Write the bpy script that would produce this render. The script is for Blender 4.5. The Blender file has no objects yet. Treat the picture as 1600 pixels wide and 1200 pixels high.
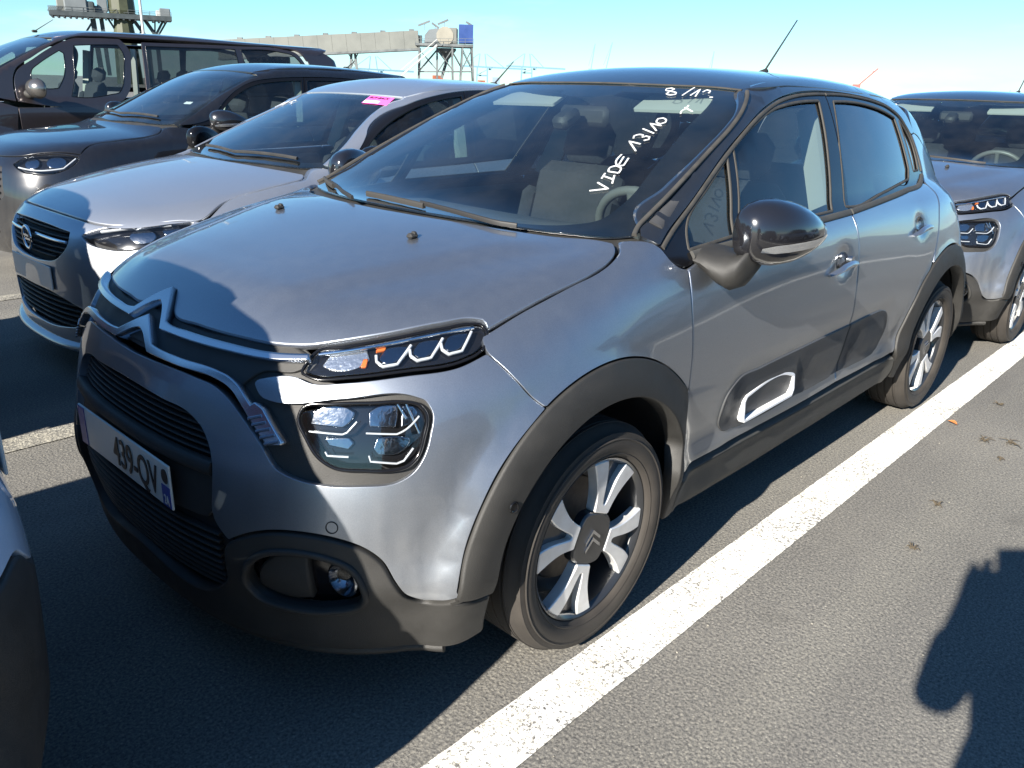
import bpy, math, random
import numpy as np
from mathutils import Matrix, Vector
from mathutils.geometry import delaunay_2d_cdt

# ================= camera, sky, sun, exposure =================
scene = bpy.context.scene
COL = scene.collection
cam_d = bpy.data.cameras.new('camera'); cam = bpy.data.objects.new('camera', cam_d); COL.objects.link(cam)
cam_d.sensor_width = 36.0; cam_d.lens = 28.49; cam_d.clip_start = .02; cam_d.clip_end = 6000
yaw, pitch, roll = 0.7477, -0.3480, 0.0334
fw = Vector((math.cos(pitch)*math.cos(yaw), math.cos(pitch)*math.sin(yaw), math.sin(pitch)))
rt = fw.cross(Vector((0,0,1))).normalized(); upv = rt.cross(fw)
rt, upv = math.cos(roll)*rt + math.sin(roll)*upv, -math.sin(roll)*rt + math.cos(roll)*upv
m = Matrix((rt, upv, -fw)).transposed().to_4x4(); m.translation = Vector((-1.4854, -1.9038, 1.3888))
cam.matrix_world = m
scene.camera = cam

SUN = Vector((2.9, .40, -1.42)).normalized()          # direction the sunlight travels
sun_d = bpy.data.lights.new('sun', 'SUN'); sun = bpy.data.objects.new('sun', sun_d); COL.objects.link(sun)
sun_d.energy = 5.0; sun_d.angle = math.radians(.53); sun_d.color = (1.0, .94, .85)
sun.rotation_euler = SUN.to_track_quat('-Z', 'Y').to_euler(); sun.location = (-20, -5, 15)
w = bpy.data.worlds.new('World'); scene.world = w; w.use_nodes = True
nt = w.node_tree; bg = nt.nodes['Background']
sky = nt.nodes.new('ShaderNodeTexSky'); sky.sky_type = 'NISHITA'; sky.sun_disc = False
sky.sun_elevation = math.asin(-SUN.z); sky.sun_rotation = math.atan2(-SUN.x, -SUN.y)
sky.air_density = 1.0; sky.dust_density = .0; sky.ozone_density = 3.0
bg.inputs['Strength'].default_value = .057
# thin white cloud low in the sky: noise in the view direction, strongest near the horizon
tcw = nt.nodes.new('ShaderNodeTexCoord'); mpw = nt.nodes.new('ShaderNodeMapping'); mpw.inputs['Scale'].default_value = (1.0, 1.0, 5.0)
nt.links.new(tcw.outputs['Generated'], mpw.inputs['Vector'])
nzw = nt.nodes.new('ShaderNodeTexNoise'); nzw.inputs['Scale'].default_value = 3.2; nzw.inputs['Detail'].default_value = 9; nzw.inputs['Roughness'].default_value = .6; nt.links.new(mpw.outputs[0], nzw.inputs['Vector'])
sxw = nt.nodes.new('ShaderNodeSeparateXYZ'); nt.links.new(tcw.outputs['Generated'], sxw.inputs[0])
elw = nt.nodes.new('ShaderNodeMapRange'); elw.inputs['From Min'].default_value = .0; elw.inputs['From Max'].default_value = .30; elw.inputs['To Min'].default_value = .12; elw.inputs['To Max'].default_value = -.42; nt.links.new(sxw.outputs['Z'], elw.inputs['Value'])
adw = nt.nodes.new('ShaderNodeMath'); adw.operation = 'ADD'; nt.links.new(nzw.outputs['Fac'], adw.inputs[0]); nt.links.new(elw.outputs[0], adw.inputs[1])
rmw = nt.nodes.new('ShaderNodeMapRange'); rmw.interpolation_type = 'SMOOTHSTEP'; rmw.inputs['From Min'].default_value = .50; rmw.inputs['From Max'].default_value = .80; nt.links.new(adw.outputs[0], rmw.inputs['Value'])
tnt = nt.nodes.new('ShaderNodeVectorMath'); tnt.operation = 'MULTIPLY'; tnt.inputs[1].default_value = (.60, .90, 1.08); nt.links.new(sky.outputs[0], tnt.inputs[0])      # cool white balance of the photograph
mxw = nt.nodes.new('ShaderNodeMix'); mxw.data_type = 'RGBA'; nt.links.new(rmw.outputs[0], mxw.inputs['Factor']); nt.links.new(tnt.outputs[0], mxw.inputs[6]); mxw.inputs[7].default_value = (5.0, 6.0, 6.5, 1)
nt.links.new(mxw.outputs[2], bg.inputs['Color'])
scene.view_settings.view_transform = 'Standard'; scene.view_settings.look = 'None'
scene.view_settings.gamma = 1.0; scene.view_settings.exposure = 1.62
scene.cycles.max_bounces = 6; scene.cycles.diffuse_bounces = 2; scene.cycles.glossy_bounces = 4; scene.cycles.transmission_bounces = 2; scene.cycles.transparent_max_bounces = 16
scene.cycles.caustics_reflective = False; scene.cycles.caustics_refractive = False

# ================= materials =================
MATS = {}
def mat(name, col=(.5,.5,.5), rough=.5, metal=0., coat=0., spec=.5, noise=0., nscale=20., bump=0., bscale=200., coat_rough=.03, emit=None):
    if name in MATS: return MATS[name]
    mt = bpy.data.materials.new(name); mt.use_nodes = True
    n, l = mt.node_tree.nodes, mt.node_tree.links; b = n['Principled BSDF']
    b.inputs['Base Color'].default_value = (*col, 1); b.inputs['Roughness'].default_value = rough
    b.inputs['Metallic'].default_value = metal; b.inputs['Coat Weight'].default_value = coat
    b.inputs['Coat Roughness'].default_value = coat_rough; b.inputs['Specular IOR Level'].default_value = spec
    if emit: b.inputs['Emission Color'].default_value = (*emit[:3], 1); b.inputs['Emission Strength'].default_value = emit[3]
    if noise or bump:
        tc = n.new('ShaderNodeTexCoord')
    if noise:
        nz = n.new('ShaderNodeTexNoise'); nz.inputs['Scale'].default_value = nscale; nz.inputs['Detail'].default_value = 6
        l.new(tc.outputs['Object'], nz.inputs['Vector'])
        mp = n.new('ShaderNodeMapRange'); mp.inputs['From Min'].default_value = .3; mp.inputs['From Max'].default_value = .7
        mp.inputs['To Min'].default_value = 1-noise; mp.inputs['To Max'].default_value = 1+noise
        l.new(nz.outputs['Fac'], mp.inputs['Value'])
        mx = n.new('ShaderNodeVectorMath'); mx.operation = 'SCALE'; mx.inputs[0].default_value = col
        l.new(mp.outputs[0], mx.inputs['Scale']); l.new(mx.outputs[0], b.inputs['Base Color'])
        mr = n.new('ShaderNodeMapRange'); mr.inputs['From Min'].default_value = .3; mr.inputs['From Max'].default_value = .7
        mr.inputs['To Min'].default_value = max(rough-.08, .02); mr.inputs['To Max'].default_value = min(rough+.08, 1)
        l.new(nz.outputs['Fac'], mr.inputs['Value']); l.new(mr.outputs[0], b.inputs['Roughness'])
    if bump:
        nb = n.new('ShaderNodeTexNoise'); nb.inputs['Scale'].default_value = bscale; nb.inputs['Detail'].default_value = 3
        l.new(tc.outputs['Object'], nb.inputs['Vector'])
        bp = n.new('ShaderNodeBump'); bp.inputs['Strength'].default_value = bump; bp.inputs['Distance'].default_value = .002
        l.new(nb.outputs['Fac'], bp.inputs['Height']); l.new(bp.outputs[0], b.inputs['Normal'])
    MATS[name] = mt; return mt
def paint(name, col, metal=.7, rough=.36, dust=.25, dustcol=(.30,.28,.24), coat=1.0):
    """metallic car paint: flake, clear coat, a film of dust that thickens low down and in streaks"""
    if name in MATS: return MATS[name]
    mt = bpy.data.materials.new(name); mt.use_nodes = True
    n, l = mt.node_tree.nodes, mt.node_tree.links; b = n['Principled BSDF']
    tc = n.new('ShaderNodeTexCoord')
    fl = n.new('ShaderNodeTexNoise'); fl.inputs['Scale'].default_value = 900; fl.inputs['Detail'].default_value = 1
    l.new(tc.outputs['Object'], fl.inputs['Vector'])
    mf = n.new('ShaderNodeMapRange'); mf.inputs['To Min'].default_value = .86; mf.inputs['To Max'].default_value = 1.14
    mf.inputs['From Min'].default_value = .3; mf.inputs['From Max'].default_value = .7
    l.new(fl.outputs['Fac'], mf.inputs['Value'])
    sc = n.new('ShaderNodeVectorMath'); sc.operation = 'SCALE'; sc.inputs[0].default_value = col; l.new(mf.outputs[0], sc.inputs['Scale'])
    # dust mask
    d1 = n.new('ShaderNodeTexNoise'); d1.inputs['Scale'].default_value = 3.2; d1.inputs['Detail'].default_value = 5; d1.inputs['Roughness'].default_value = .65
    mpg = n.new('ShaderNodeMapping'); mpg.inputs['Scale'].default_value = (6, 6, 1.2)
    l.new(tc.outputs['Object'], d1.inputs['Vector'])
    d2 = n.new('ShaderNodeTexNoise'); d2.inputs['Scale'].default_value = 5; d2.inputs['Detail'].default_value = 3
    l.new(tc.outputs['Object'], mpg.inputs['Vector']); l.new(mpg.outputs[0], d2.inputs['Vector'])
    sx = n.new('ShaderNodeSeparateXYZ'); l.new(tc.outputs['Object'], sx.inputs[0])
    zr = n.new('ShaderNodeMapRange'); zr.inputs['From Min'].default_value = .75; zr.inputs['From Max'].default_value = .30
    zr.inputs['To Min'].default_value = .25; zr.inputs['To Max'].default_value = 1.6; l.new(sx.outputs['Z'], zr.inputs['Value'])
    a = n.new('ShaderNodeMath'); a.operation = 'MULTIPLY'; l.new(d1.outputs['Fac'], a.inputs[0]); l.new(d2.outputs['Fac'], a.inputs[1])
    a2 = n.new('ShaderNodeMath'); a2.operation = 'MULTIPLY'; l.new(a.outputs[0], a2.inputs[0]); l.new(zr.outputs[0], a2.inputs[1])
    a3 = n.new('ShaderNodeMath'); a3.operation = 'MULTIPLY'; a3.use_clamp = True; l.new(a2.outputs[0], a3.inputs[0]); a3.inputs[1].default_value = dust*2.2
    mx = n.new('ShaderNodeMix'); mx.data_type = 'RGBA'; l.new(a3.outputs[0], mx.inputs['Factor'])
    l.new(sc.outputs[0], mx.inputs[6]); mx.inputs[7].default_value = (*dustcol, 1)
    l.new(mx.outputs[2], b.inputs['Base Color'])
    mm = n.new('ShaderNodeMapRange'); mm.inputs['To Min'].default_value = metal; mm.inputs['To Max'].default_value = 0
    l.new(a3.outputs[0], mm.inputs['Value']); l.new(mm.outputs[0], b.inputs['Metallic'])
    cr = n.new('ShaderNodeMapRange'); cr.inputs['To Min'].default_value = .02; cr.inputs['To Max'].default_value = .5
    l.new(a3.outputs[0], cr.inputs['Value']); l.new(cr.outputs[0], b.inputs['Coat Roughness'])
    b.inputs['Roughness'].default_value = rough; b.inputs['Coat Weight'].default_value = coat; b.inputs['Coat IOR'].default_value = 1.5
    op = n.new('ShaderNodeTexNoise'); op.inputs['Scale'].default_value = 260; op.inputs['Detail'].default_value = 1; l.new(tc.outputs['Object'], op.inputs['Vector'])
    bp = n.new('ShaderNodeBump'); bp.inputs['Strength'].default_value = .012; bp.inputs['Distance'].default_value = .001
    l.new(op.outputs['Fac'], bp.inputs['Height']); l.new(bp.outputs[0], b.inputs['Coat Normal'])
    MATS[name] = mt; return mt
def marker_mat():
    """thin film of white chalk pen: partly see-through"""
    mt = bpy.data.materials.new('white_marker'); mt.use_nodes = True; n, l = mt.node_tree.nodes, mt.node_tree.links; b = n['Principled BSDF']
    b.inputs['Base Color'].default_value = (.86,.86,.84,1); b.inputs['Roughness'].default_value = .7; b.inputs['Alpha'].default_value = .55
    tc = n.new('ShaderNodeTexCoord'); nz = n.new('ShaderNodeTexNoise'); nz.inputs['Scale'].default_value = 160; l.new(tc.outputs['Object'], nz.inputs['Vector'])
    mp = n.new('ShaderNodeMapRange'); mp.inputs['To Min'].default_value = .30; mp.inputs['To Max'].default_value = .75; l.new(nz.outputs['Fac'], mp.inputs['Value']); l.new(mp.outputs[0], b.inputs['Alpha'])
    return mt
def glass(name, tint=(.55,.62,.60), rough=.0, refl=1.0, dust=1.0):
    """a single-sheet pane: tinted see-through plus the mirror reflection of both of its faces, a little dusty"""
    if name in MATS: return MATS[name]
    mt = bpy.data.materials.new(name); mt.use_nodes = True
    n, l = mt.node_tree.nodes, mt.node_tree.links; n.remove(n['Principled BSDF'])
    out = n['Material Output']
    tr = n.new('ShaderNodeBsdfTransparent'); tr.inputs['Color'].default_value = (*tint, 1)
    gl = n.new('ShaderNodeBsdfGlossy'); gl.inputs['Roughness'].default_value = .015
    df = n.new('ShaderNodeBsdfDiffuse'); df.inputs['Color'].default_value = (.5,.48,.44,1)
    ge = n.new('ShaderNodeNewGeometry'); dt = n.new('ShaderNodeVectorMath'); dt.operation = 'DOT_PRODUCT'; l.new(ge.outputs['Normal'], dt.inputs[0]); l.new(ge.outputs['Incoming'], dt.inputs[1])
    ab = n.new('ShaderNodeMath'); ab.operation = 'ABSOLUTE'; l.new(dt.outputs['Value'], ab.inputs[0])
    om = n.new('ShaderNodeMath'); om.operation = 'SUBTRACT'; om.inputs[0].default_value = 1; om.use_clamp = True; l.new(ab.outputs[0], om.inputs[1])
    pw = n.new('ShaderNodeMath'); pw.operation = 'POWER'; pw.inputs[1].default_value = 5; l.new(om.outputs[0], pw.inputs[0])
    fr = n.new('ShaderNodeMath'); fr.operation = 'MULTIPLY_ADD'; fr.inputs[1].default_value = .96; fr.inputs[2].default_value = .04; l.new(pw.outputs[0], fr.inputs[0])
    mu = n.new('ShaderNodeMath'); mu.operation = 'MULTIPLY'; mu.inputs[1].default_value = 1.7*refl; mu.use_clamp = True
    l.new(fr.outputs[0], mu.inputs[0])
    m1 = n.new('ShaderNodeMixShader'); l.new(mu.outputs[0], m1.inputs[0]); l.new(tr.outputs[0], m1.inputs[1]); l.new(gl.outputs[0], m1.inputs[2])
    tc = n.new('ShaderNodeTexCoord'); nz = n.new('ShaderNodeTexNoise'); nz.inputs['Scale'].default_value = 7; nz.inputs['Detail'].default_value = 3
    l.new(tc.outputs['Object'], nz.inputs['Vector'])
    mp = n.new('ShaderNodeMapRange'); mp.inputs['From Min'].default_value = .35; mp.inputs['From Max'].default_value = .8
    mp.inputs['To Min'].default_value = .006*dust; mp.inputs['To Max'].default_value = .032*dust; l.new(nz.outputs['Fac'], mp.inputs['Value'])
    m2 = n.new('ShaderNodeMixShader'); l.new(mp.outputs[0], m2.inputs[0]); l.new(m1.outputs[0], m2.inputs[1]); l.new(df.outputs[0], m2.inputs[2])
    l.new(m2.outputs[0], out.inputs['Surface'])
    MATS[name] = mt; return mt

# ================= mesh helpers =================
def setp(o, label=None, cat=None, group=None, kind=None):
    if label: o['label'] = label
    if cat: o['category'] = cat
    if group: o['group'] = group
    if kind: o['kind'] = kind
    return o
def empty(name, loc=(0,0,0), rz=0, label=None, cat=None, group=None):
    o = bpy.data.objects.new(name, None); COL.objects.link(o); o.location = loc; o.rotation_euler = (0,0,rz)
    o.empty_display_size = .2
    return setp(o, label, cat, group)
MCACHE = {}
def mesh(name, V, Fc, mt, parent=None, smooth=True, normals=None):
    V = np.asarray(V, float).tolist(); Fc = [tuple(i for i in f if i >= 0) for f in (Fc.tolist() if isinstance(Fc, np.ndarray) else Fc)]
    me = bpy.data.meshes.new(name); me.from_pydata(V, [], Fc)
    if mt: me.materials.append(mt)
    if smooth:
        me.polygons.foreach_set('use_smooth', [True]*len(me.polygons))
    me.update()
    if normals is not None:
        me.normals_split_custom_set_from_vertices(np.asarray(normals, float).tolist())
    o = bpy.data.objects.new(name, me); COL.objects.link(o)
    if parent: o.parent = parent
    return o
class MB:
    """collects simple solids into one mesh"""
    def __init__(s): s.V, s.F = [], []
    def add(s, V, Fc):
        k = len(s.V); s.V += [tuple(v) for v in V]; s.F += [tuple(i+k for i in f) for f in Fc]; return s
    def box(s, c, d, rot=None, bev=0.):
        x, y, z = [q/2 for q in d]; c = Vector(c)
        if bev:
            b = min(bev, x*.9, y*.9, z*.9)
            pts = []
            for sx in (-1,1):
                for sy in (-1,1):
                    for sz in (-1,1):
                        pts += [(sx*x, sy*(y-b), sz*(z-b)), (sx*(x-b), sy*y, sz*(z-b)), (sx*(x-b), sy*(y-b), sz*z)]
            idx = lambda sx, sy, sz, a: ((sx>0)*4+(sy>0)*2+(sz>0))*3+a
            F = []
            for sg in (-1,1):
                F.append([idx(sg,-1,-1,0), idx(sg,1,-1,0), idx(sg,1,1,0), idx(sg,-1,1,0)])
                F.append([idx(-1,sg,-1,1), idx(1,sg,-1,1), idx(1,sg,1,1), idx(-1,sg,1,1)])
                F.append([idx(-1,-1,sg,2), idx(1,-1,sg,2), idx(1,1,sg,2), idx(-1,1,sg,2)])
                for sh in (-1,1):
                    F.append([idx(sg,sh,-1,0), idx(sg,sh,-1,1), idx(sg,sh,1,1), idx(sg,sh,1,0)])
                    F.append([idx(sg,-1,sh,0), idx(sg,-1,sh,2), idx(sg,1,sh,2), idx(sg,1,sh,0)])
                    F.append([idx(-1,sg,sh,1), idx(-1,sg,sh,2), idx(1,sg,sh,2), idx(1,sg,sh,1)])
                    for si in (-1,1): F.append([idx(sg,sh,si,0), idx(sg,sh,si,1), idx(sg,sh,si,2)])
        else:
            pts = [(sx*x, sy*y, sz*z) for sx in (-1,1) for sy in (-1,1) for sz in (-1,1)]
            F = [(0,1,3,2),(4,6,7,5),(0,4,5,1),(2,3,7,6),(0,2,6,4),(1,5,7,3)]
        if rot is not None: pts = [rot @ Vector(p) for p in pts]
        return s.add([c+Vector(p) for p in pts], F)
    def tube(s, pts, r, n=8, cap=True, closed=False):
        pts = [Vector(p) for p in pts]; N = len(pts)
        rr = r if hasattr(r, '__len__') else [r]*N
        k = len(s.V); prev = None
        for i, p in enumerate(pts):
            a = pts[i-1] if (i or closed) else p; b = pts[(i+1) % N] if (i < N-1 or closed) else p
            t = (b-a).normalized() if (b-a).length > 1e-9 else Vector((0,0,1))
            if prev is None: u = t.orthogonal().normalized()
            else:
                u = prev - t*prev.dot(t); u = u.normalized() if u.length > 1e-6 else t.orthogonal().normalized()
            prev = u; v = t.cross(u)
            for j in range(n):
                A = 2*math.pi*j/n; s.V.append(tuple(p + (u*math.cos(A)+v*math.sin(A))*rr[i]))
        for i in range(N if closed else N-1):
            for j in range(n):
                a, b = k+i*n+j, k+i*n+(j+1) % n; c, d = k+((i+1) % N)*n+(j+1) % n, k+((i+1) % N)*n+j
                s.F.append((a,b,c,d))
        if cap and not closed:
            s.F.append(tuple(k+j for j in reversed(range(n)))); s.F.append(tuple(k+(N-1)*n+j for j in range(n)))
        return s
    def bar(s, a, b, w, h=None):
        a, b = Vector(a), Vector(b); h = h or w; d = b-a
        q = d.to_track_quat('X', 'Z').to_matrix()
        return s.box((a+b)/2, (d.length, w, h), q)
    def lathe(s, prof, axis='Y', c=(0,0,0), n=48, a0=0., a1=2*math.pi):
        """prof: (r, h) pairs; h along axis"""
        full = abs(a1-a0-2*math.pi) < 1e-6; m_ = n if full else n+1; k = len(s.V); c = Vector(c)
        for i in range(m_):
            A = a0+(a1-a0)*i/n; ca, sa = math.cos(A), math.sin(A)
            for r, h in prof:
                p = Vector((r*ca, h, r*sa)) if axis == 'Y' else Vector((r*ca, r*sa, h))
                s.V.append(tuple(c+p))
        L = len(prof)
        for i in range(n if full else n):
            i2 = (i+1) % m_
            for j in range(L-1): s.F.append((k+i*L+j, k+i*L+j+1, k+i2*L+j+1, k+i2*L+j))
        return s
    def prism(s, poly, o, ux, uy, un, t, bev=0.):
        """polygon in (ux,uy) plane at o, thickness t along un (front face at +t), bevelled front edge"""
        o, ux, uy, un = map(Vector, (o, ux, uy, un)); n = len(poly); k = len(s.V)
        P = np.array(poly, float)
        if bev: Q = inset(P, bev)
        for p in P: s.V.append(tuple(o+ux*p[0]+uy*p[1]))
        for p in P: s.V.append(tuple(o+ux*p[0]+uy*p[1]+un*(t-bev)))
        if bev:
            for p in Q: s.V.append(tuple(o+ux*p[0]+uy*p[1]+un*t))
        L = 3 if bev else 2
        for r in range(L-1):
            for i in range(n): s.F.append((k+r*n+i, k+r*n+(i+1) % n, k+(r+1)*n+(i+1) % n, k+(r+1)*n+i))
        s.F.append(tuple(k+(L-1)*n+i for i in range(n))); s.F.append(tuple(k+i for i in reversed(range(n))))
        return s
    def build(s, name, mt, parent=None, smooth=False, auto=None):
        o = mesh(name, s.V, s.F, mt, parent, smooth)
        fix(o)
        if auto is not None: sharp(o, auto)
        return o
def fix(o):
    import bmesh
    b = bmesh.new(); b.from_mesh(o.data); bmesh.ops.recalc_face_normals(b, faces=b.faces); b.to_mesh(o.data); b.free()
def sharp(o, deg):
    me = o.data; me.polygons.foreach_set('use_smooth', [True]*len(me.polygons)); me.set_sharp_from_angle(angle=math.radians(deg))
def area2(P):
    x, y = P[:,0], P[:,1]; return .5*np.sum(x*np.roll(y,-1)-np.roll(x,-1)*y)
def inset(P, d):
    """move a closed polygon inwards by d"""
    s = 1 if area2(P) > 0 else -1
    e = np.roll(P,-1,0)-P; L = np.linalg.norm(e, axis=1, keepdims=True); e = e/np.maximum(L,1e-9)
    nn = np.stack([-e[:,1], e[:,0]], 1)*s
    a = nn + np.roll(nn,1,0); q = np.maximum((a*a).sum(1, keepdims=True)/2, .35)
    return P + a/q*d
def smooth_loop(pts, h, corner=48., closed=True, soften=1):
    """spline through the points with corners kept where the turn is sharp, resampled at spacing h"""
    P = np.array(pts, float); n = len(P)
    def tang(i):
        a, b = P[(i-1) % n], P[(i+1) % n]; c = P[i]
        v1, v2 = c-a, b-c; l1, l2 = np.linalg.norm(v1), np.linalg.norm(v2)
        ang = abs((math.atan2(v2[1],v2[0])-math.atan2(v1[1],v1[0])+math.pi) % (2*math.pi)-math.pi)
        if math.degrees(ang) > corner or (not closed and i in (0,n-1)): return None
        return (v1/l1*l2 + v2/l2*l1)/(l1+l2)
    T = [tang(i) for i in range(n)]; out = []
    for i in range(n if closed else n-1):
        a, b = P[i], P[(i+1) % n]; L = np.linalg.norm(b-a)
        ta = T[i]*L if T[i] is not None else None; tb = T[(i+1) % n]*L if T[(i+1) % n] is not None else None
        if ta is None and tb is None: ta = tb = b-a
        elif ta is None: ta = 1.5*(b-a)-.5*tb
        elif tb is None: tb = 1.5*(b-a)-.5*ta
        k = max(1, int(round(L/h)))
        for j in range(k):
            t = j/k; t2, t3 = t*t, t**3
            out.append((2*t3-3*t2+1)*a+(t3-2*t2+t)*ta+(-2*t3+3*t2)*b+(t3-t2)*tb)
    if not closed: out.append(P[-1])
    Q = np.array(out)
    for _ in range(soften if closed else 0):
        Q = np.stack([.75*Q+.25*np.roll(Q,-1,0), .25*Q+.75*np.roll(Q,-1,0)], 1).reshape(-1,2)
    return Q
def inside(Q, loops):
    c = np.zeros(len(Q), bool)
    for P in loops:
        a, b = P, np.roll(P,-1,0)
        for (x1,y1),(x2,y2) in zip(a, b):
            if y1 == y2: continue
            m_ = ((y1 > Q[:,1]) != (y2 > Q[:,1])) & (Q[:,0] < (x2-x1)*(Q[:,1]-y1)/(y2-y1)+x1)
            c ^= m_
    return c
def dist_loops(Q, loops):
    P = np.concatenate(loops); d = np.full(len(Q), 9.)
    for i in range(0, len(Q), 2000):
        d[i:i+2000] = np.sqrt(((Q[i:i+2000,None]-P[None])**2).sum(2).min(1))
    return d
def patch(name, body, dom, loops, mt, parent=None, level=0., bev=.003, flange=.014, res=.035, h=.014, gap=.0, sgn=-1, corner=48., soften=1, disp=None):
    """a panel cut from the body surface: outline(s) in a projection plane, rounded edge, turned-in flange"""
    if not isinstance(loops[0][0], (tuple, list, np.ndarray)): loops = [loops]
    key = repr((name, id(body), dom, loops, level, bev, flange, res, h, gap, corner))
    if sgn > 0 and key in MCACHE:
        V, F2, NN = MCACHE[key]; mr = np.array((1,-1,1.)); return mesh(name, V*mr, F2[:,::-1], mt, parent, True, NN*mr)
    L = [smooth_loop(p, h, corner, soften=soften) for p in loops]
    L = [p if (area2(p) > 0) == (i == 0) else p[::-1] for i, p in enumerate(L)]
    if gap: L = [inset(L[0], gap)] + [-1*0+p for p in L[1:]]
    def grow(i, p, d): return inset(p, d) if i == 0 else inset(p, -d)
    I = [grow(i, p, max(bev, 1e-5)) for i, p in enumerate(L)]
    lo, hi = I[0].min(0), I[0].max(0)
    gx = np.arange(lo[0], hi[0], res); gy = np.arange(lo[1], hi[1], res*.866)
    G = np.array([(x+(res/2 if j % 2 else 0), y) for j, y in enumerate(gy) for x in gx]) if len(gx) and len(gy) else np.zeros((0,2))
    if len(G):
        G = G[inside(G, I)]
        if len(G): G = G[dist_loops(G, I) > res*.45]
    pts = [Vector(p) for p in np.concatenate(I)]; edges = []; k = 0
    for p in I:
        edges += [(k+i, k+(i+1) % len(p)) for i in range(len(p))]; k += len(p)
    nb = k
    pts += [Vector(p) for p in G]
    vs, _, fs, ov, _, _ = delaunay_2d_cdt(pts, edges, [], 0, 1e-7)
    vs = np.array([tuple(v) for v in vs]); fs = np.array([f for f in fs if len(f) == 3])
    cen = vs[fs].mean(1); fs = fs[inside(cen, I)]
    mp = {}
    for i, o in enumerate(ov):
        for q in o: mp[q] = i
    O, D = rays(dom, vs, sgn); P, _h = body.cast(O, D, level); N = body.grad(P)
    if disp is not None: P = P + N*disp(vs)[:,None]
    V = list(P); NN = list(N); F = [tuple(f) for f in fs]
    k = 0
    for i, p in enumerate(L):
        n = len(p); ids = [mp.get(k+j, k+j) for j in range(n)]
        O, D = rays(dom, p, sgn); Pb, _h = body.cast(O, D, level-bev)
        if disp is not None: Pb = Pb + N[ids]*disp(vs[ids])[:,None]
        Ni = N[ids]
        out = Pb - P[ids]; out -= (out*Ni).sum(1, keepdims=True)*Ni; out /= np.maximum(np.linalg.norm(out, axis=1, keepdims=True), 1e-6)
        b0 = len(V); V += list(Pb); NN += list((Ni*.45+out*.9))
        V += list(Pb - Ni*flange); NN += list(out)
        for j in range(n):
            j2 = (j+1) % n
            F.append((ids[j2], ids[j], b0+j, b0+j2)); F.append((b0+j2, b0+j, b0+n+j, b0+n+j2))
        k += n
    V = np.array(V); NN = np.array(NN); NN /= np.maximum(np.linalg.norm(NN, axis=1, keepdims=True), 1e-9)
    F2 = np.array([f if len(f) == 4 else (*f, -1) for f in F]); q = F2[:,:3]
    nn = np.cross(V[q[:,1]]-V[q[:,0]], V[q[:,2]]-V[q[:,0]]); bad = (nn*(NN[q].sum(1))).sum(1) < 0
    F2[bad] = F2[bad][:,::-1]
    MCACHE[key] = (V, F2, NN)
    return mesh(name, V, F2, mt, parent, True, NN)
def band(pl, wd, ends=None):
    """polygon round a polyline of width wd"""
    P = np.array(pl, float); e = np.diff(P, axis=0); e /= np.linalg.norm(e, axis=1, keepdims=True)
    nn = np.stack([-e[:,1], e[:,0]], 1)
    a = np.vstack([nn[:1], nn[:-1]+nn[1:], nn[-1:]]); q = np.maximum((a*a).sum(1, keepdims=True)/2, .3)
    q[0] = q[-1] = 1; q[0] = .5*2; a = a/q
    a[0] = nn[0]; a[-1] = nn[-1]
    wv = np.array(wd)[:,None] if hasattr(wd, '__len__') else wd
    return [tuple(p) for p in np.vstack([P+a*wv/2, (P-a*wv/2)[::-1]])]
def ribbon(name, body, dom, pl, wd, ht, mt, parent=None, level=0., sgn=-1, closed=False, h=.012, corner=60., sec=None, soften0=0):
    """a moulding swept along a line on the body: cross-section wd wide, ht proud"""
    Q = smooth_loop(pl, h, corner, closed, soften=1 if closed else 0)
    if closed and soften0: Q = smooth_loop(pl, h, corner, True, soften=soften0)
    O, D = rays(dom, Q, sgn); P, _h = body.cast(O, D, level); N = body.grad(P)
    T = (np.roll(P,-1,0)-np.roll(P,1,0)) if closed else np.gradient(P, axis=0)
    T /= np.maximum(np.linalg.norm(T, axis=1, keepdims=True), 1e-9); B = np.cross(N, T)
    sec = sec or [(-.5,-.6),(-.5,.45),(-.36,.85),(-.15,1),(.15,1),(.36,.85),(.5,.45),(.5,-.6)]
    k = len(sec); V = np.stack([P + B*a*wd + N*b*ht for a, b in sec], 1).reshape(-1,3); n = len(P); F = []
    for i in range(n if closed else n-1):
        i2 = (i+1) % n
        for j in range(k-1): F.append((i*k+j, i*k+j+1, i2*k+j+1, i2*k+j))
    if not closed: F += [tuple(range(k)), tuple((n-1)*k+j for j in range(k))]
    o = mesh(name, V, F, mt, parent); fix(o); sharp(o, 50); return o
def conv(body, src, pts, dst, sgn=-1, level=0.):
    O, D = rays(src, np.array(pts, float), sgn); P, _h = body.cast(O, D, level)
    if sgn > 0: P = P*np.array([1,-1,1])
    return [todom(dst, p) for p in P]
def surf(body, dom, pts, level=0., sgn=-1):
    O, D = rays(dom, np.array(pts, float), sgn); P, _h = body.cast(O, D, level); return P, body.grad(P)
def copy_tree(o, parent=None, label=None, group=None, swap=None, skip=()):
    c = o.copy(); COL.objects.link(c); c.parent = parent
    if label: c['label'] = label
    if group: c['group'] = group
    if swap and c.type == 'MESH' and c.data.materials and c.data.materials[0] in swap:
        c.data = o.data.copy(); c.data.materials[0] = swap[o.data.materials[0]]
    for ch in list(o.children):
        if ch.name.split('.')[0] in skip: continue
        copy_tree(ch, c, swap=swap, skip=skip)
    return c
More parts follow.
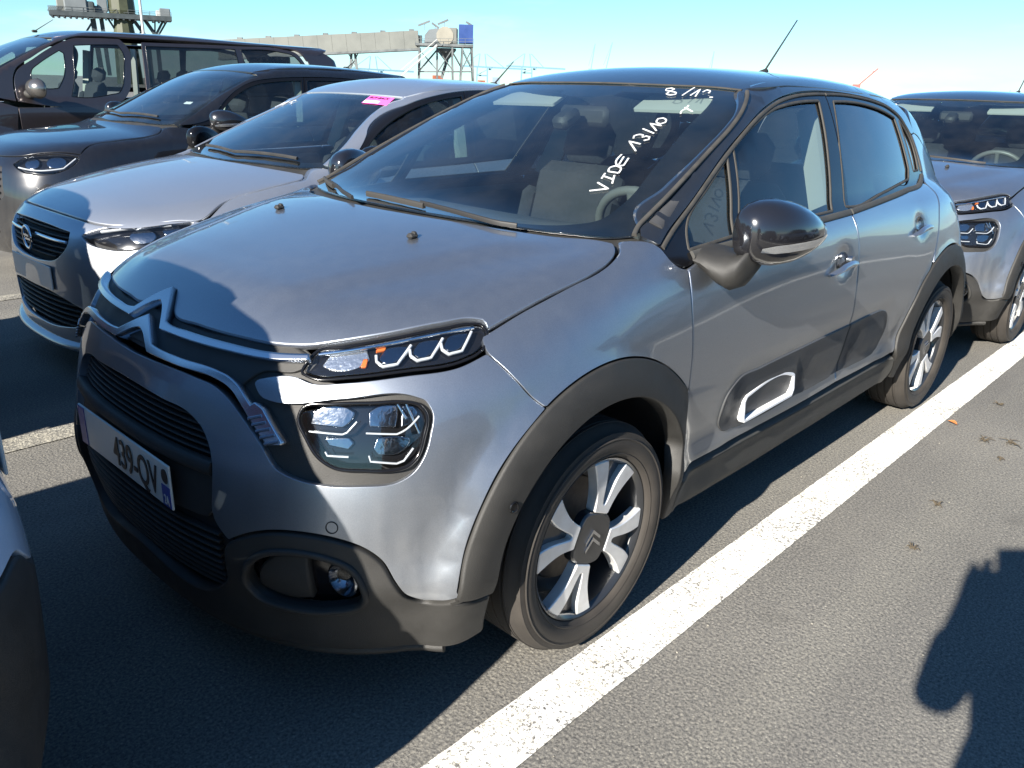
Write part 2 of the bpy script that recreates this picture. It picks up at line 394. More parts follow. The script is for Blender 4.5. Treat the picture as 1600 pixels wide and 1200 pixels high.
def text_mesh(name, body, size, mt, parent, M4, extrude=.0008, align='LEFT', squash=1.0):
    cu = bpy.data.curves.new(name, 'FONT'); cu.body = body; cu.size = size; cu.offset = size*.007; cu.extrude = extrude; cu.align_x = align
    t = bpy.data.objects.new(name, cu); COL.objects.link(t)
    dg = bpy.context.evaluated_depsgraph_get(); me = bpy.data.meshes.new_from_object(t.evaluated_get(dg))
    bpy.data.objects.remove(t); me.transform(M4 @ Matrix.Diagonal((squash,1,1,1))); me.materials.clear(); me.materials.append(mt)
    o = bpy.data.objects.new(name, me); COL.objects.link(o); o.parent = parent; return o

# ---------- smooth curve tables and implicit car bodies ----------
def spl(*pts, n=3000):
    p = np.array(pts, float); x, y = p[:,0], p[:,1]
    d = np.diff(y)/np.diff(x); m = np.empty_like(y)
    m[0], m[-1] = d[0], d[-1]
    h = np.diff(x)
    m[1:-1] = (d[:-1]*h[1:] + d[1:]*h[:-1])/(h[:-1]+h[1:])
    X = np.linspace(x[0], x[-1], n); i = np.clip(np.searchsorted(x, X)-1, 0, len(x)-2)
    t = (X-x[i])/h[i]; t2, t3 = t*t, t**3
    Y = (2*t3-3*t2+1)*y[i] + (t3-2*t2+t)*h[i]*m[i] + (-2*t3+3*t2)*y[i+1] + (t3-t2)*h[i]*m[i+1]
    m0, m1 = m[0], m[-1]
    return lambda q: np.interp(q, X, Y) + np.minimum(np.asarray(q)-X[0], 0)*m0 + np.maximum(np.asarray(q)-X[-1], 0)*m1
def smax(a, b, k):
    h = np.clip(.5+.5*(a-b)/k, 0, 1)
    return b*(1-h) + a*h + k*h*(1-h)
def smin(a, b, k): return -smax(-a, -b, k)
def sstep(a, b, x):
    t = np.clip((x-a)/(b-a), 0, 1); return t*t*(3-2*t)
class Body:
    """lower body (elliptic nose and tail in plan, side section, bonnet top) united with a greenhouse"""
    def __init__(s, **k): s.__dict__.update(k)
    def lower(s, x, y, z):
        b = s.W(x) - s.V(z) - s.Vx(x)*sstep(.78, 1.0, z)
        b = np.maximum(b, .3)
        a, ar = s.a(z), s.ar(z)
        xe, xr = s.xf(z)+a, s.xr(z)-ar
        ax = np.maximum(xe-x, 0)/a + np.maximum(x-xr, 0)/ar
        ya = np.abs(y)
        f = ((ax**s.n + (ya/b)**s.n)**(1/s.n) - 1)*b
        for (wx, wz, wr, wy, kk) in s.arch:
            r = np.hypot(x-wx, z-wz)
            f = smin(f, smax(ya-wy+.045*(1-sstep(.20,.40,z)), r-wr, .07), kk)
        zt = s.zc(x) - s.A(x)*np.abs(ya/.75)**s.cp
        f = smax(f, z-zt, s.kt(x))
        return smax(f, s.zb(x)-z, .05)
    def green(s, x, y, z):
        ya = np.abs(y)
        f = ya - (s.Yg(z) + s.Gx(x))
        f = smax(f, (s.ws(z) + s.wb*ya**2 - x)*s.wk, .05)
        f = smax(f, (x - s.rw(z) + s.rb*ya**2)*.8, .07)
        f = smax(f, .93 - z, .05)
        return smax(f, z - (s.zr(x) - s.rc*ya**2), s.kr)
    def f(s, x, y, z):
        g = smin(s.lower(x,y,z), s.green(x,y,z), s.kg)
        if s.extra: g = s.extra(s, g, x, y, z)
        return g
    def F(s, P): return s.f(P[...,0], P[...,1], P[...,2])
    def grad(s, P, h=.003):
        G = np.stack([s.F(P+e)-s.F(P-e) for e in np.eye(3)*h], -1)
        return G/np.maximum(np.linalg.norm(G, axis=-1, keepdims=True), 1e-9)
    def cast(s, O, D, level=0., tmax=2.2, n=110):
        """first point along each ray where f falls to level"""
        O = np.asarray(O, float); D = np.asarray(D, float); N = len(O)
        t = np.zeros(N); best = np.full(N, 9.); bt = np.zeros(N); hit = np.zeros(N, bool); live = np.arange(N)
        tp = np.zeros(N); vp = np.full(N, 9.); tc = np.zeros(N); vc = np.zeros(N)
        for k in range(90):
            v = s.F(O[live] + D[live]*t[live,None]) - level
            c = v < best[live]; best[live[c]] = v[c]; bt[live[c]] = t[live[c]]
            done = v < .0015; q = live[done]; hit[q] = True; tc[q] = t[q]; vc[q] = v[done]
            keep = live[~done]; vk = v[~done]
            tp[keep] = t[keep]; vp[keep] = vk; t[keep] += np.clip(vk*.62, .0012, .12)
            live = keep[t[keep] < tmax]
            if not len(live): break
        q = np.nonzero(hit)[0]
        if len(q):
            t0, v0, t1, v1 = tp[q], vp[q], tc[q].copy(), vc[q].copy(); t0 = np.where(v0 > 8, t1-.002, t0); v0 = np.where(v0 > 8, v1+.002, v0)
            for _ in range(5):
                d = v1-v0; d = np.where(np.abs(d) < 1e-12, 1e-12, d); tn = t1 - np.clip(v1*(t1-t0)/d, -.03, .03)
                t0, v0 = t1, v1; t1 = tn; v1 = s.F(O[q]+D[q]*t1[:,None]) - level
            bt[q] = t1
        return O + D*bt[:,None], hit
# projections: 2-D outline coordinates -> rays in car space (visible left side is y<0; sgn=-1)
def rays(dom, uv, sgn=-1):
    u, v = uv[:,0], uv[:,1]; z0 = np.zeros_like(u)
    if dom == 'S': return np.stack([u, z0+sgn*1.3, v], 1), np.stack([z0, z0-sgn, z0], 1)
    if dom == 'T': return np.stack([u, v*(-sgn)*-1, z0+2.4], 1), np.stack([z0, z0, z0-1], 1)
    if dom == 'F':
        th = u/.8; d = np.stack([np.cos(th), -sgn*np.sin(th), z0], 1)
        o = np.stack([z0+.15, z0, v], 1) - d*1.6
        return o, d
    if dom == 'R':
        th = u/.8; d = np.stack([-np.cos(th), -sgn*np.sin(th), z0], 1)
        o = np.stack([z0+2.3, z0, v], 1) - d*1.6
        return o, d
def todom(dom, P):
    x, y, z = P
    if dom == 'S': return x, z
    if dom == 'T': return x, -y
    if dom == 'F': return .8*np.arctan2(-y, .15-x), z
    if dom == 'R': return .8*np.arctan2(-y, x-2.3), z

# ================= ground =================
def asphalt_mat(name='asphalt', paintmix=None):
    mt = bpy.data.materials.new(name); mt.use_nodes = True; n, l = mt.node_tree.nodes, mt.node_tree.links; b = n['Principled BSDF']
    tc = n.new('ShaderNodeTexCoord'); co = tc.outputs['Object']
    def noise(s, d=4, r=.6):
        q = n.new('ShaderNodeTexNoise'); q.inputs['Scale'].default_value = s; q.inputs['Detail'].default_value = d; q.inputs['Roughness'].default_value = r; l.new(co, q.inputs['Vector']); return q.outputs['Fac']
    def ramp(x, stops):
        q = n.new('ShaderNodeValToRGB'); e = q.color_ramp.elements
        while len(e) < len(stops): e.new(.5)
        for k, (p, c) in enumerate(stops): e[k].position = p; e[k].color = (*c, 1)
        l.new(x, q.inputs[0]); return q.outputs[0]
    def mix(f, a, c, bt='MIX'):
        q = n.new('ShaderNodeMix'); q.data_type = 'RGBA'; q.blend_type = bt
        if isinstance(f, float): q.inputs['Factor'].default_value = f
        else: l.new(f, q.inputs['Factor'])
        for s, v in ((6, a), (7, c)):
            if isinstance(v, tuple): q.inputs[s].default_value = (*v, 1)
            else: l.new(v, q.inputs[s])
        return q.outputs[2]
    big = ramp(noise(.55, 5), [(.30, (.122,.117,.106)), (.70, (.182,.174,.157))])
    grit = ramp(noise(125, 4, .8), [(.34, (.38,.38,.40)), (.50, (1,1,1)), (.66, (1.75,1.70,1.58))])
    col = mix(.95, big, grit, 'MULTIPLY')
    vo = n.new('ShaderNodeTexVoronoi'); vo.inputs['Scale'].default_value = 100; l.new(co, vo.inputs['Vector'])
    peb = ramp(vo.outputs['Distance'], [(.0, (1,1,1)), (.16, (1,1,1)), (.24, (0,0,0))])
    pick = ramp(vo.outputs['Color'], [(.70, (0,0,0)), (.78, (1,1,1))])
    pm = n.new('ShaderNodeMath'); pm.operation = 'MULTIPLY'; l.new(peb, pm.inputs[0]); l.new(pick, pm.inputs[1])
    col = mix(pm.outputs[0], col, (.29,.275,.24))
    stain = ramp(noise(2.3, 5, .7), [(.60, (0,0,0)), (.72, (1,1,1))])
    sm = n.new('ShaderNodeMath'); sm.operation = 'MULTIPLY'; l.new(stain, sm.inputs[0]); sm.inputs[1].default_value = .35
    col = mix(sm.outputs[0], col, (.055,.053,.050))
    mpt = n.new('ShaderNodeMapping'); mpt.inputs['Scale'].default_value = (.10, 2.6, 1); l.new(co, mpt.inputs['Vector'])
    tn = n.new('ShaderNodeTexNoise'); tn.inputs['Scale'].default_value = 1.0; tn.inputs['Detail'].default_value = 4; l.new(mpt.outputs[0], tn.inputs['Vector'])
    track = ramp(tn.outputs['Fac'], [(.42, (.90,.90,.91)), (.58, (1.07,1.07,1.05))]); col = mix(.8, col, track, 'MULTIPLY')
    dirt = ramp(noise(1.1, 5, .65), [(.50, (0,0,0)), (.72, (1,1,1))]); dm = n.new('ShaderNodeMath'); dm.operation = 'MULTIPLY'; l.new(dirt, dm.inputs[0]); dm.inputs[1].default_value = .30
    col = mix(dm.outputs[0], col, (.19,.178,.15))
    rough = .88
    if paintmix:
        wear = paintmix
        wn = noise(120, 4, .78); wl = noise(3.5, 5, .6)
        ad = n.new('ShaderNodeMath'); ad.operation = 'MULTIPLY_ADD'; l.new(wl, ad.inputs[0]); ad.inputs[1].default_value = wear['big']; l.new(wn, ad.inputs[2])
        keep = ramp(ad.outputs[0], [(wear['t']-.03, (1,1,1)), (wear['t']+.03, (0,0,0))])
        tint = ramp(noise(9, 5), [(.35, wear['col']), (.72, wear['col2'])])
        col = mix(keep, col, tint)
    l.new(col, b.inputs['Base Color']); b.inputs['Roughness'].default_value = rough; b.inputs['Specular IOR Level'].default_value = .25
    bp = n.new('ShaderNodeBump'); bp.inputs['Strength'].default_value = .55; bp.inputs['Distance'].default_value = .003
    hm = n.new('ShaderNodeMath'); hm.operation = 'ADD'; l.new(noise(150, 4, .75), hm.inputs[0]); l.new(vo.outputs['Distance'], hm.inputs[1])
    l.new(hm.outputs[0], bp.inputs['Height']); l.new(bp.outputs[0], b.inputs['Normal'])
    return mt
g = mesh('ground', [(-400,-400,0),(2500,-400,0),(2500,2500,0),(-400,2500,0)], [(0,1,2,3)], asphalt_mat(), smooth=False); g['kind'] = 'structure'
LINEM = asphalt_mat('line_paint', dict(big=.30, t=.712, col=(.80,.79,.75), col2=(.70,.66,.55)))
WORN = asphalt_mat('worn_line_paint', dict(big=.35, t=.64, col=(.42,.395,.32), col2=(.36,.33,.26)))
def line_sheet(name, y0, y1, x0, x1, mt):
    random.seed(int(abs(y0)*100)); n = int((x1-x0)/.03); V = []; F = []
    for i in range(n+1):
        x = x0+(x1-x0)*i/n; V += [(x, y0+random.uniform(-.0013,.0013), .004), (x, y1+random.uniform(-.0013,.0013), .004)]
    F = [(2*i, 2*i+2, 2*i+3, 2*i+1) for i in range(n)]
    o = mesh(name, V, F, mt, smooth=False); o['kind'] = 'structure'; return o
line_sheet('parking_line', -.996, -.852, -5.5, 24, LINEM)
line_sheet('parking_line', 1.46, 1.60, -5.5, 14, WORN)
line_sheet('parking_line', 3.98, 4.12, -5.5, 14, WORN)
line_sheet('parking_line', -3.60, -3.46, -6, 12, LINEM)
def rbox(x, z, cx, cz, hx, hz, r):
    qx, qz = np.abs(x-cx)-hx+r, np.abs(z-cz)-hz+r
    return np.hypot(np.maximum(qx,0), np.maximum(qz,0)) + np.minimum(np.maximum(qx,qz),0) - r
def c3_extra(s, g, x, y, z):
    ya = np.abs(y)
    side = sstep(.6,.72,ya)
    g = g + .019*side*np.exp(-(((x-1.335)/.052)**2+((z-.866)/.038)**2)) + .019*side*np.exp(-(((x-2.15)/.052)**2+((z-.916)/.038)**2))
    # long hollow in the doors round the bump panels
    g = g + .009*side*(1-sstep(-.05,.05, rbox(x, z, 1.28, .50, .66, .125, .09)))
    # raised middle of the bonnet
    e = .36+.42*(x+.62)
    g = g - .009*sstep(0,.11,e-ya)*sstep(-.72,-.5,x)*sstep(.84,.93,z)*(1-sstep(-.05,.15,x))
    return g
c3 = Body(
  W=spl((-.9,.850),(-.3,.850),(.2,.846),(.6,.846),(1.3,.848),(2.0,.846),(2.54,.846),(2.9,.82),(3.2,.80)),
  V=spl((.1,.10),(.2,.06),(.26,.046),(.33,.034),(.37,.016),(.395,.0135),(.42,.017),(.445,.0205),(.52,.011),(.60,.001),(.68,0),(.76,.003),(.84,.012),(.92,.030),(.98,.052),(1.04,.085),(1.12,.14),(1.3,.3)),
  Vx=spl((-1,.05),(-.3,.03),(.2,.0),(2.2,0),(2.6,.01),(3.2,.03)),
  a=spl((.1,.60),(.30,.60),(.45,.63),(.55,.68),(.65,.74),(.75,.79),(.9,.86),(1.1,.9)),
  ar=spl((.1,.40),(.5,.40),(.9,.45),(1.2,.5)),
  xf=spl((.1,-.74),(.17,-.785),(.28,-.805),(.38,-.825),(.48,-.828),(.56,-.818),(.64,-.804),(.72,-.784),(.80,-.752),(.86,-.71),(.92,-.655),(1.0,-.55),(1.1,-.4)),
  xr=spl((.1,3.08),(.3,3.14),(.5,3.16),(.7,3.15),(.85,3.10),(1.0,3.06),(1.2,2.98)),
  n=2.5,
  arch=[(-.045,.312,.445,.852,.07),(2.54,.312,.455,.852,.07)],
  zc=spl((-.9,.74),(-.75,.84),(-.66,.905),(-.58,.938),(-.45,.970),(-.3,1.000),(-.1,1.036),(.1,1.062),(.3,1.08),(.6,1.09),(1.5,1.09),(2.6,1.09),(3.2,1.05)),
  A=spl((-.9,.07),(-.5,.075),(-.3,.075),(-.1,.065),(.1,.055),(.4,.045),(3,.045)), cp=2.4,
  kt=spl((-1,.05),(-.3,.07),(.1,.08),(.4,.08),(3.2,.08)),
  zb=spl((-.9,.165),(-.5,.175),(-.3,.19),(.4,.20),(2.1,.20),(2.7,.22),(3.2,.28)),
  Yg=spl((.8,.84),(.95,.795),(1.0,.782),(1.1,.745),(1.2,.70),(1.3,.65),(1.385,.602),(1.45,.56),(1.55,.49)),
  Gx=spl((-1,-.06),(.3,-.02),(.8,0),(1.6,0),(2.2,-.035),(2.7,-.10),(3.2,-.2)),
  ws=spl((.9,-.24),(1.049,.105),(1.15,.325),(1.25,.55),(1.35,.785),(1.41,.94),(1.5,1.18)), wb=.29, wk=.42,
  rw=spl((.9,3.12),(1.1,3.02),(1.25,2.90),(1.40,2.78),(1.5,2.7)), rb=.35,
  zr=spl((.8,1.41),(.95,1.448),(1.1,1.472),(1.3,1.488),(1.5,1.495),(1.8,1.49),(2.1,1.472),(2.5,1.43),(2.9,1.37)), rc=.12, kr=.07, kg=.035,
  extra=c3_extra)

# ================= wheels =================
def circle_pts(cx, cz, r, a0, a1, n):
    return [(cx+r*math.cos(math.radians(a0+(a1-a0)*i/n)), cz+r*math.sin(math.radians(a0+(a1-a0)*i/n))) for i in range(n+1)]
def make_wheel(parent, loc, R=.312, rim=.219, sgn=-1, style='c3', steer=0., width=.19):
    """one wheel, outer face towards sgn*y; the wheel mesh is the rim barrel, everything else hangs from it"""
    M_ty = mat('tyre_rubber', (.034,.029,.024), .8, noise=.2, nscale=14, bump=.25, bscale=350)
    M_al = mat('machined_alloy', (.78,.78,.77), .48, metal=.6, noise=.08, nscale=30)
    M_dk = mat('dark_wheel_paint', (.018,.019,.021), .35, coat=.6)
    M_br = mat('brake_iron', (.16,.14,.12), .5, metal=.6, noise=.3, nscale=40)
    b = MB(); w2 = width/2; y0 = w2-.012
    b.lathe([(rim-.012,y0-.012),(rim-.004,y0-.001),(rim+.001,y0+.002),(rim+.004,y0-.004),(rim+.002,y0-.02)], n=72)
    b.lathe([(rim-.012,y0-.012),(rim-.022,y0-.05),(rim-.03,-.02),(rim-.03,-w2)], n=72)
    b.lathe([(rim-.03,-.02),(.03,-.03)], n=48)
    wh = b.build('wheel', M_dk if style == 'c3' else M_al, parent, auto=40)
    t = MB(); s = R-rim
    prof = [(rim+.001,w2-.022),(rim+.006,w2-.008),(rim+.25*s,w2+.006),(rim+.5*s,w2+.010),(rim+.72*s,w2+.004),(rim+.78*s,w2+.004),(R-.020,w2-.010),(R-.010,w2-.020),(R-.004,w2-.032)]
    for gy in (.055, .018):
        prof += [(R-.0015,gy+.008),(R-.0015,gy+.004),(R-.009,gy+.003),(R-.009,gy-.003),(R-.0015,gy-.004)]
    prof += [(q[0], -q[1]) for q in reversed(prof)]
    t.lathe(prof, n=96)
    ty = t.build('tyre', M_ty, wh, auto=45)
    st = MB(); st.lathe([(rim+.012,w2+.0005),(rim+.016,w2+.0035),(rim+.019,w2+.0015)], n=96); st.lathe([(R-.040,w2+.0085),(R-.036,w2+.0105),(R-.033,w2+.008)], n=96)
    st.build('tyre_rib', M_ty, wh, auto=60)
    d = MB(); d.lathe([(.0,-.005),(.142,-.005),(.145,-.012),(.145,-.022),(.0,-.022)], n=48); d.build('brake_disc', M_br, wh, auto=30)
    c = MB(); c.box((.10,-.012,.055),(.07,.06,.13), bev=.012); c.build('brake_caliper', M_br, wh)
    o3 = Vector((0, y0-.030, 0))
    if style == 'c3':
        for k in range(4):
            a = math.radians(114+90*k); ur = Vector((math.cos(a),0,math.sin(a))); ut = Vector((-math.sin(a),0,math.cos(a)))
            rr_ = rim-.006
            out = [(.070,.031),(.095,.037),(.125,.049),(.155,.068)] + [(rr_*math.cos(math.radians(q)), rr_*math.sin(math.radians(q))) for q in (27,23,17,11.5)] + [(.175,.026),(.14,.016),(.105,.008)]
            poly = out + [(.094,.004),(.094,-.004)] + [(p_,-q_) for p_, q_ in reversed(out)]
            poly = smooth_loop(poly, .012, 50)
            sp = MB(); sp.prism(poly, o3, ur, ut, (0,1,0), .030, .0025); sp.build('spoke', M_al, wh, auto=25)
            pk = MB(); pk.prism([(.08,.012),(.13,.020),(rim-.010,.040),(rim-.010,-.040),(.13,-.020),(.08,-.012)], o3, ur, ut, (0,1,0), .010); pk.build('spoke_web', M_dk, wh)
            a += math.radians(45); ur = Vector((math.cos(a),0,math.sin(a)))
            nt_ = MB(); nt_.lathe([(.0,.012),(.007,.012),(.009,.009),(.009,0)], c=o3+ur*.060+Vector((0,.014,0)), n=10); nt_.build('wheel_nut', M_br, wh, auto=40)
        pent = smooth_loop([(.082*math.cos(math.radians(114+45+90*k)), .082*math.sin(math.radians(114+45+90*k))) for k in range(4)], .012, 90, soften=2)
        hb = MB(); hb.prism(pent, o3, (1,0,0), (0,0,1), (0,1,0), .028, .006); hub = hb.build('hub_cap', M_dk, wh, auto=35)
        M_ch = mat('satin_chrome', (.62,.63,.65), .18, metal=1.0)
        for k, zz in enumerate((-.006, .016)):
            ch = MB(); ch.prism([(-.030,zz-.016),(0,zz+.012),(.030,zz-.016),(.030,zz-.025),(0,zz+.001),(-.030,zz-.025)], o3+Vector((0,.028,0)), (1,0,0), (0,0,1), (0,1,0), .003); ch.build('chevron', M_ch, wh)
    else:
        n = 5 if style == 'five' else 10
        for k in range(n):
            a = 2*math.pi*k/n+.3; ur = Vector((math.cos(a),0,math.sin(a))); ut = Vector((-math.sin(a),0,math.cos(a)))
            hw = .030 if n == 5 else .013
            sp = MB(); sp.prism([(.045,hw*.9),(.12,hw),(rim-.004,hw*1.5),(rim-.004,-hw*1.5),(.12,-hw),(.045,-hw*.9)], o3, ur, ut, (0,1,0), .028, .004); sp.build('spoke', M_al, wh, auto=25)
        hb = MB(); hb.lathe([(.0,.032),(.05,.030),(.058,.022),(.058,0)], c=o3, n=32); hub = hb.build('hub_cap', M_al, wh, auto=40)
    wh.location = loc
    wh.rotation_euler = (0, 0, (math.pi if sgn < 0 else 0)+steer)
    return wh
def copy_wheel(wh, parent, loc, sgn, steer=0., roll=0.):
    c = copy_tree(wh, parent); c.location = loc; c.rotation_euler = (0, roll, (math.pi if sgn < 0 else 0)+steer); return c

def arch_liner(parent, cx, cz, r, sgn, yo, yi, name='wheel_arch_liner'):
    M = mat('liner_felt', (.020,.020,.020), .95, noise=.3, nscale=25, bump=.6, bscale=90)
    b = MB(); b.lathe([(r,sgn*yo),(r+.012,sgn*(yo-.03)),(r+.02,sgn*(yo-.12)),(r+.02,sgn*yi),(.02,sgn*yi)], c=(cx,0,cz), n=40, a0=math.radians(-14), a1=math.radians(192))
    return b.build(name, M, parent, auto=50)

def shell(body, parent, x0, x1, zt, arches, name='body_shell', level=-.03):
    """dark inner skin that closes the panel gaps"""
    M = mat('underbody_black', (.012,.012,.013), .8)
    V, F = [], []
    for sgn in (-1, 1):
        xs = np.linspace(x0, x1, 70); zs = np.linspace(.22, 1.0, 20)
        uv = np.array([(x, z0*zt) for x in xs for z0 in zs]); O, D = rays('S', uv, sgn); P, hit = body.cast(O, D, level); k = len(V)
        V += list(P); nz = len(zs)
        for i in range(len(xs)-1):
            for j in range(nz-1):
                q = [i*nz+j, i*nz+j+1, (i+1)*nz+j+1, (i+1)*nz+j]
                if not hit[q].all(): continue
                cx, cz = uv[q,0].mean(), uv[q,1].mean()
                if any(math.hypot(cx-ax, cz-az) < ar for ax, az, ar in arches): continue
                F.append(tuple(k+a for a in q))
    return mesh(name, V, F, M, parent)

# ================= the grey hatchback =================
PAINT = paint('steel_grey_paint', (.275,.298,.335), metal=.90, rough=.37)
BLACK = paint('gloss_black_paint', (.010,.011,.013), metal=.1, rough=.3, dust=.12)
PLAST = mat('dark_plastic', (.0215,.0205,.0185), .62, noise=.12, nscale=14, bump=.35, bscale=500)
CUP = mat('handle_cup_dark', (.020,.022,.026), .25, coat=.8)
PLDUST = mat('dusty_plastic', (.042,.041,.037), .75, noise=.15, nscale=12, bump=.35, bscale=400)
BUMPP = mat('bump_panel_plastic', (.058,.059,.060), .55, noise=.15, nscale=9, bump=.2, bscale=400)
RUBBER = mat('dusty_rubber', (.038,.035,.030), .75, noise=.2, nscale=30)
GLOSSK = mat('piano_black', (.006,.006,.007), .14, spec=.35)
CHROME = mat('bright_chrome', (.72,.74,.77), .10, metal=1.0)
SATIN = mat('satin_trim', (.55,.57,.60), .25, metal=1.0)
WHITEP = mat('white_plastic', (.78,.79,.80), .35, noise=.05, nscale=20)
GLASS = glass('window_glass', (.66,.76,.75), refl=1.0, dust=.6)
DARKG = glass('privacy_glass', (.10,.12,.13))
LENS = glass('lamp_lens', (.96,.97,.98), refl=.9, dust=.25)
AMBER = mat('amber_reflector', (.50,.12,.02), .25, coat=.5)
LEDW = mat('led_guide', (.40,.42,.44), .15, coat=1.0)
CABIN = mat('cabin_dark', (.030,.031,.034), .8, noise=.2, nscale=10)
SEAT = mat('seat_fabric', (.018,.019,.023), .9, noise=.3, nscale=60)
TRIM = mat('pale_cabin_trim', (.33,.335,.30), .8)
MARK = marker_mat()
DASH = mat('dashboard_plastic', (.075,.075,.070), .7, noise=.15, nscale=15)

SEAM = [(-.320,.862),(-.303,.836),(-.286,.811),(-.272,.790),(-.258,.770),(-.243,.753),(-.227,.739)]
LEN_ = [(.471,.742),(.476,.758),(.533,.772),(.600,.777),(.651,.779),(.676,.774),(.690,.756),(.686,.709),(.673,.667),(.658,.651),(.636,.645),(.587,.645),(.538,.648),(.513,.664),(.488,.702)]
def mirror2(half): return list(half) + [(u, -v) for u, v in reversed(half) if abs(v) > 1e-6]
def mirF(half): return list(half) + [(-u, v) for u, v in reversed(half) if abs(u) > 1e-6]

def add_cabin(root, seats=((.98,-.36),(.98,.36)), bench=1.95, dash=(.28,.78), zt=0., hw=.66, wheel_y=-.36, roof=True):
    dx0, dx1 = dash
    d = MB()
    prof = [(dx0-.06,.955),(dx0+.06,.978),(dx0+.26,.978),(dx1-.10,.968),(dx1-.03,.935),(dx1,.85),(dx1-.05,.62),(dx0,.60)]
    V = []; F = []
    ys = np.linspace(-hw, hw, 13)
    for y in ys:
        hump = .018*math.exp(-((y-wheel_y)/.17)**2)
        for x, z in prof: V.append((x+.10*(abs(y)/hw)**2*(1 if x < dx0+.2 else .3), y, z+zt+(hump if .93 < z else 0)))
    n = len(prof)
    for i in range(len(ys)-1):
        for j in range(n): F.append((i*n+j, i*n+(j+1) % n, (i+1)*n+(j+1) % n, (i+1)*n+j))
    o = mesh('dashboard', V, F, DASH, root); fix(o); sharp(o, 40)
    s = MB(); c = Vector((dx1+.02, wheel_y, .94+zt)); ax = Vector((.92,0,.40)).normalized(); e1 = Vector((0,1,0)); e2 = ax.cross(e1)
    s.tube([c+(e1*math.cos(a)+e2*math.sin(a)*.94)*.18 for a in np.linspace(0, 2*math.pi, 37)[:-1]], .016, 8, closed=True)
    s.tube([c-ax*.03+e1*-.17, c-ax*.045, c-ax*.03+e1*.17], .018, 8); s.tube([c-ax*.045, c-ax*.02-e2*-.17], .016, 8)
    s.lathe([(0,.03),(.055,.025),(.065,0)], c=c-ax*.03, n=20)
    s.build('steering_wheel', mat('wheel_leather', (.10,.10,.095), .45), root, auto=50)
    def seat(x, y, wd, name='seat', heads=(0,)):
        b = MB()
        b.box((x,y,.50+zt),(.50,wd,.16), bev=.05)
        rt_ = Matrix.Rotation(math.radians(16), 3, 'Y')
        b.box((x+.30,y,.80+zt),(.13,wd*.92,.62), rt_, bev=.055)
        for sg in (-1,1): b.box((x+.26,y+sg*wd*.43,.76+zt),(.15,.07,.46), rt_, bev=.03)
        st = b.build(name, SEAT, root, auto=40)
        for hy in heads:
            hb = MB(); hb.box((x+.415,y+hy,1.185+zt),(.10,.26,.17), rt_, bev=.045)
            for sg in (-.06,.06): hb.tube([(x+.385,y+hy+sg,1.05+zt),(x+.41,y+hy+sg,1.13+zt)], .007, 6)
            hb.build('headrest', SEAT, st, auto=40)
    for x, y in seats: seat(x, y, .50)
    if bench: seat(bench, 0, 1.25, 'rear_bench', (-.38,.38))
    return o

